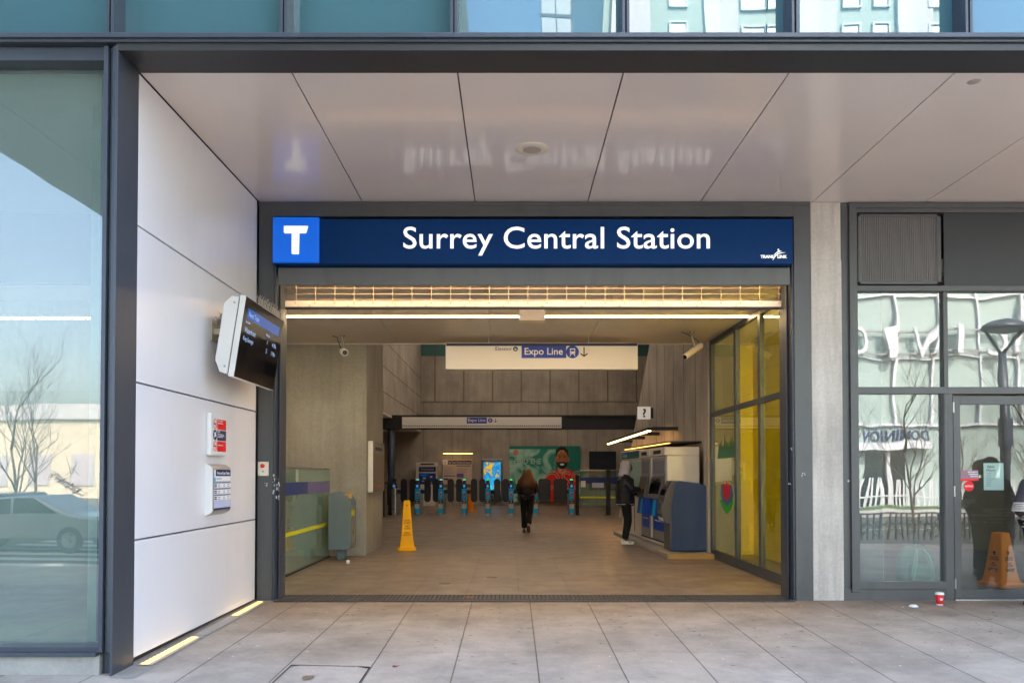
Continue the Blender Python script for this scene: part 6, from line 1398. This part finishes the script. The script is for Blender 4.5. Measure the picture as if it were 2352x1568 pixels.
MB().box(18.2, 25.6, -31.1, -30.2, 3.0, 3.45).build('entrance_canopy', M['hotel_white'], H); MB().box(21.5, 24.2, -31, -30.95, -.4, 2.9).build('entrance_opening', M['car_glass'], H)
MB().box(22.9, 23.2, -30.9, -30.6, -.4, 2.9).build('entrance_column', M['hotel_white'], H); MB().box(14, 21, -31, -30.9, .4, 2.8).build('grey_panels', M['hotel_grey'], H)
t = thing('hotel_name_letters', (25.7, -30.5, 9.5), 'tall white letters on rails on the hotel front', 'sign')
for ch_, x_, w_ in (('C', 29.7, 1.7), ('I', 27.2, .5), ('V', 25.2, 2.), ('I', 23.1, .5), ('C', 21.3, 1.7)): text(ch_, (x_, -30.45, 9.6), '+y', M['hotel_white'], t, h=1.8, w=w_ * .85, bold=.0, ext=.12, name='letter')
q = MB(); q.box(18, 32, -30.75, -30.6, 8.9, 9.0); q.box(18, 32, -30.75, -30.6, 10.2, 10.3); q.build('sign_rail', M['machine_grey'], t)
t = thing('canopy_name_letters', (23, -30.2, 3.8), 'navy letters above the hotel entrance canopy', 'sign')
text('DOMINION', (23.2, -30.2, 3.85), '+y', M['print_navy'], t, h=.7, w=4.4, bold=.02, ext=.06)
# distant buildings
t = thing('dark_glass_tower', (6.5, -80, 0), 'dark teal glass tower beyond the hotel', 'building'); MB().box(3.4, 9.9, -95, -75, -.5, 78).build('tower_wall', M['tower'], t)
q = MB()
for k in range(26): q.box(3.3, 10, -75, -74.9, 3 * k, 3 * k + .35)
for k in range(5): q.box(3.4 + 1.6 * k, 3.5 + 1.6 * k, -75, -74.85, 0, 78)
q.build('floor_bands', M['fin'], t)
t = thing('mid_rise_block', (1, -60, 0), 'grey teal mid rise block in front of the dark tower', 'building'); MB().box(-1.4, 3.6, -70, -60, -.5, 40.3).build('block_wall', M['tower'], t); MB().box(-1.5, 3.7, -60, -59.8, 39.7, 40.5).build('parapet', M['fin'], t)
t = thing('low_beige_building', (-36, -57, 0), 'long low beige building across the road', 'building')
MB().box(-66, -18, -75, -57, -.5, 7.2).build('wall', M['beige'], t); MB().box(-66, -18, -57, -56.7, 6.2, 7.5).build('parapet', M['hotel_white'], t)
q = MB()
for k in range(12): q.box(-64 + k * 3.8, -62 + k * 3.8, -57, -56.9, .6, 3.2)
q.build('window_bands', M['hotel_grey'], t); MB().box(-33, -27, -57, -56.8, 3.6, 4.6).build('green_sign', mat('green_sign_paint', S(60, 150, 100), .5), t)
# elevated guideway over the street
t = thing('elevated_guideway', (-5.5, -20, 0), 'pair of elevated concrete guideway beams over the street', 'guideway')
for a, c in ((-10.4, -6.65), (-6.15, -.8)):
    MB().box(a, c, -70, 2.6, 8.0, 8.9).build('beam', M['guideway'], t, bevel=.06); MB().box(a, a + .2, -70, 2.6, 8.9, 9.9).build('parapet', M['guideway'], t); MB().box(c - .2, c, -70, 2.6, 8.9, 9.9).build('parapet', M['guideway'], t)
q = MB(); q.box(-9.0, -8.97, -70, 2.6, 7.985, 8.0); q.box(-3.5, -3.47, -70, 2.6, 7.985, 8.0); q.build('beam_joint', M['black'], t)
for y_ in (-22, -50): MB().cyl((-5.5, y_, -.5), (-5.5, y_, 8), .9, n=24).build('column', M['guideway'], t, smooth=True)
# bystander outside the picture, caught in the shop door glass
J = dict(pelvis=(0, 0, .97), belly=(0, .01, 1.11), chest=(0, .01, 1.28), neckbase=(0, .0, 1.43), neck=(0, .02, 1.48), jaw=(0, .05, 1.55), skull=(0, .05, 1.62), crown=(0, .03, 1.67), face=(0, 1, 0),
         shL=(-.19, 0, 1.38), elL=(-.24, -.02, 1.1), wrL=(-.2, .12, .9), shR=(.19, .0, 1.38), elR=(.24, .0, 1.12), wrR=(.12, .25, 1.2), pnL=(1, 0, 0), pnR=(-1, 0, 0),
         hipL=(-.09, 0, .92), knL=(-.1, .03, .5), anL=(-.1, -.03, .1), toeL=(-.12, .12, .05), hipR=(.09, 0, .92), knR=(.1, .03, .5), anR=(.1, -.01, .1), toeR=(.12, .15, .05))
t, jo = figure('person in a dark coat standing on the pavement before the shop', J, 'skin_light', 'knit', 1.25, 'trouser', (.12, .1, .08, .07, .065), 'shoe_dark', ((0, 0, .8), .24, .18), True)
MB().ell((0, .0, 1.66), (.15, .15, .13), 18, 10).build('hair', M['hair'], t, smooth=True)
t.location = (7.15, 6.9, pz(7, 6.9))
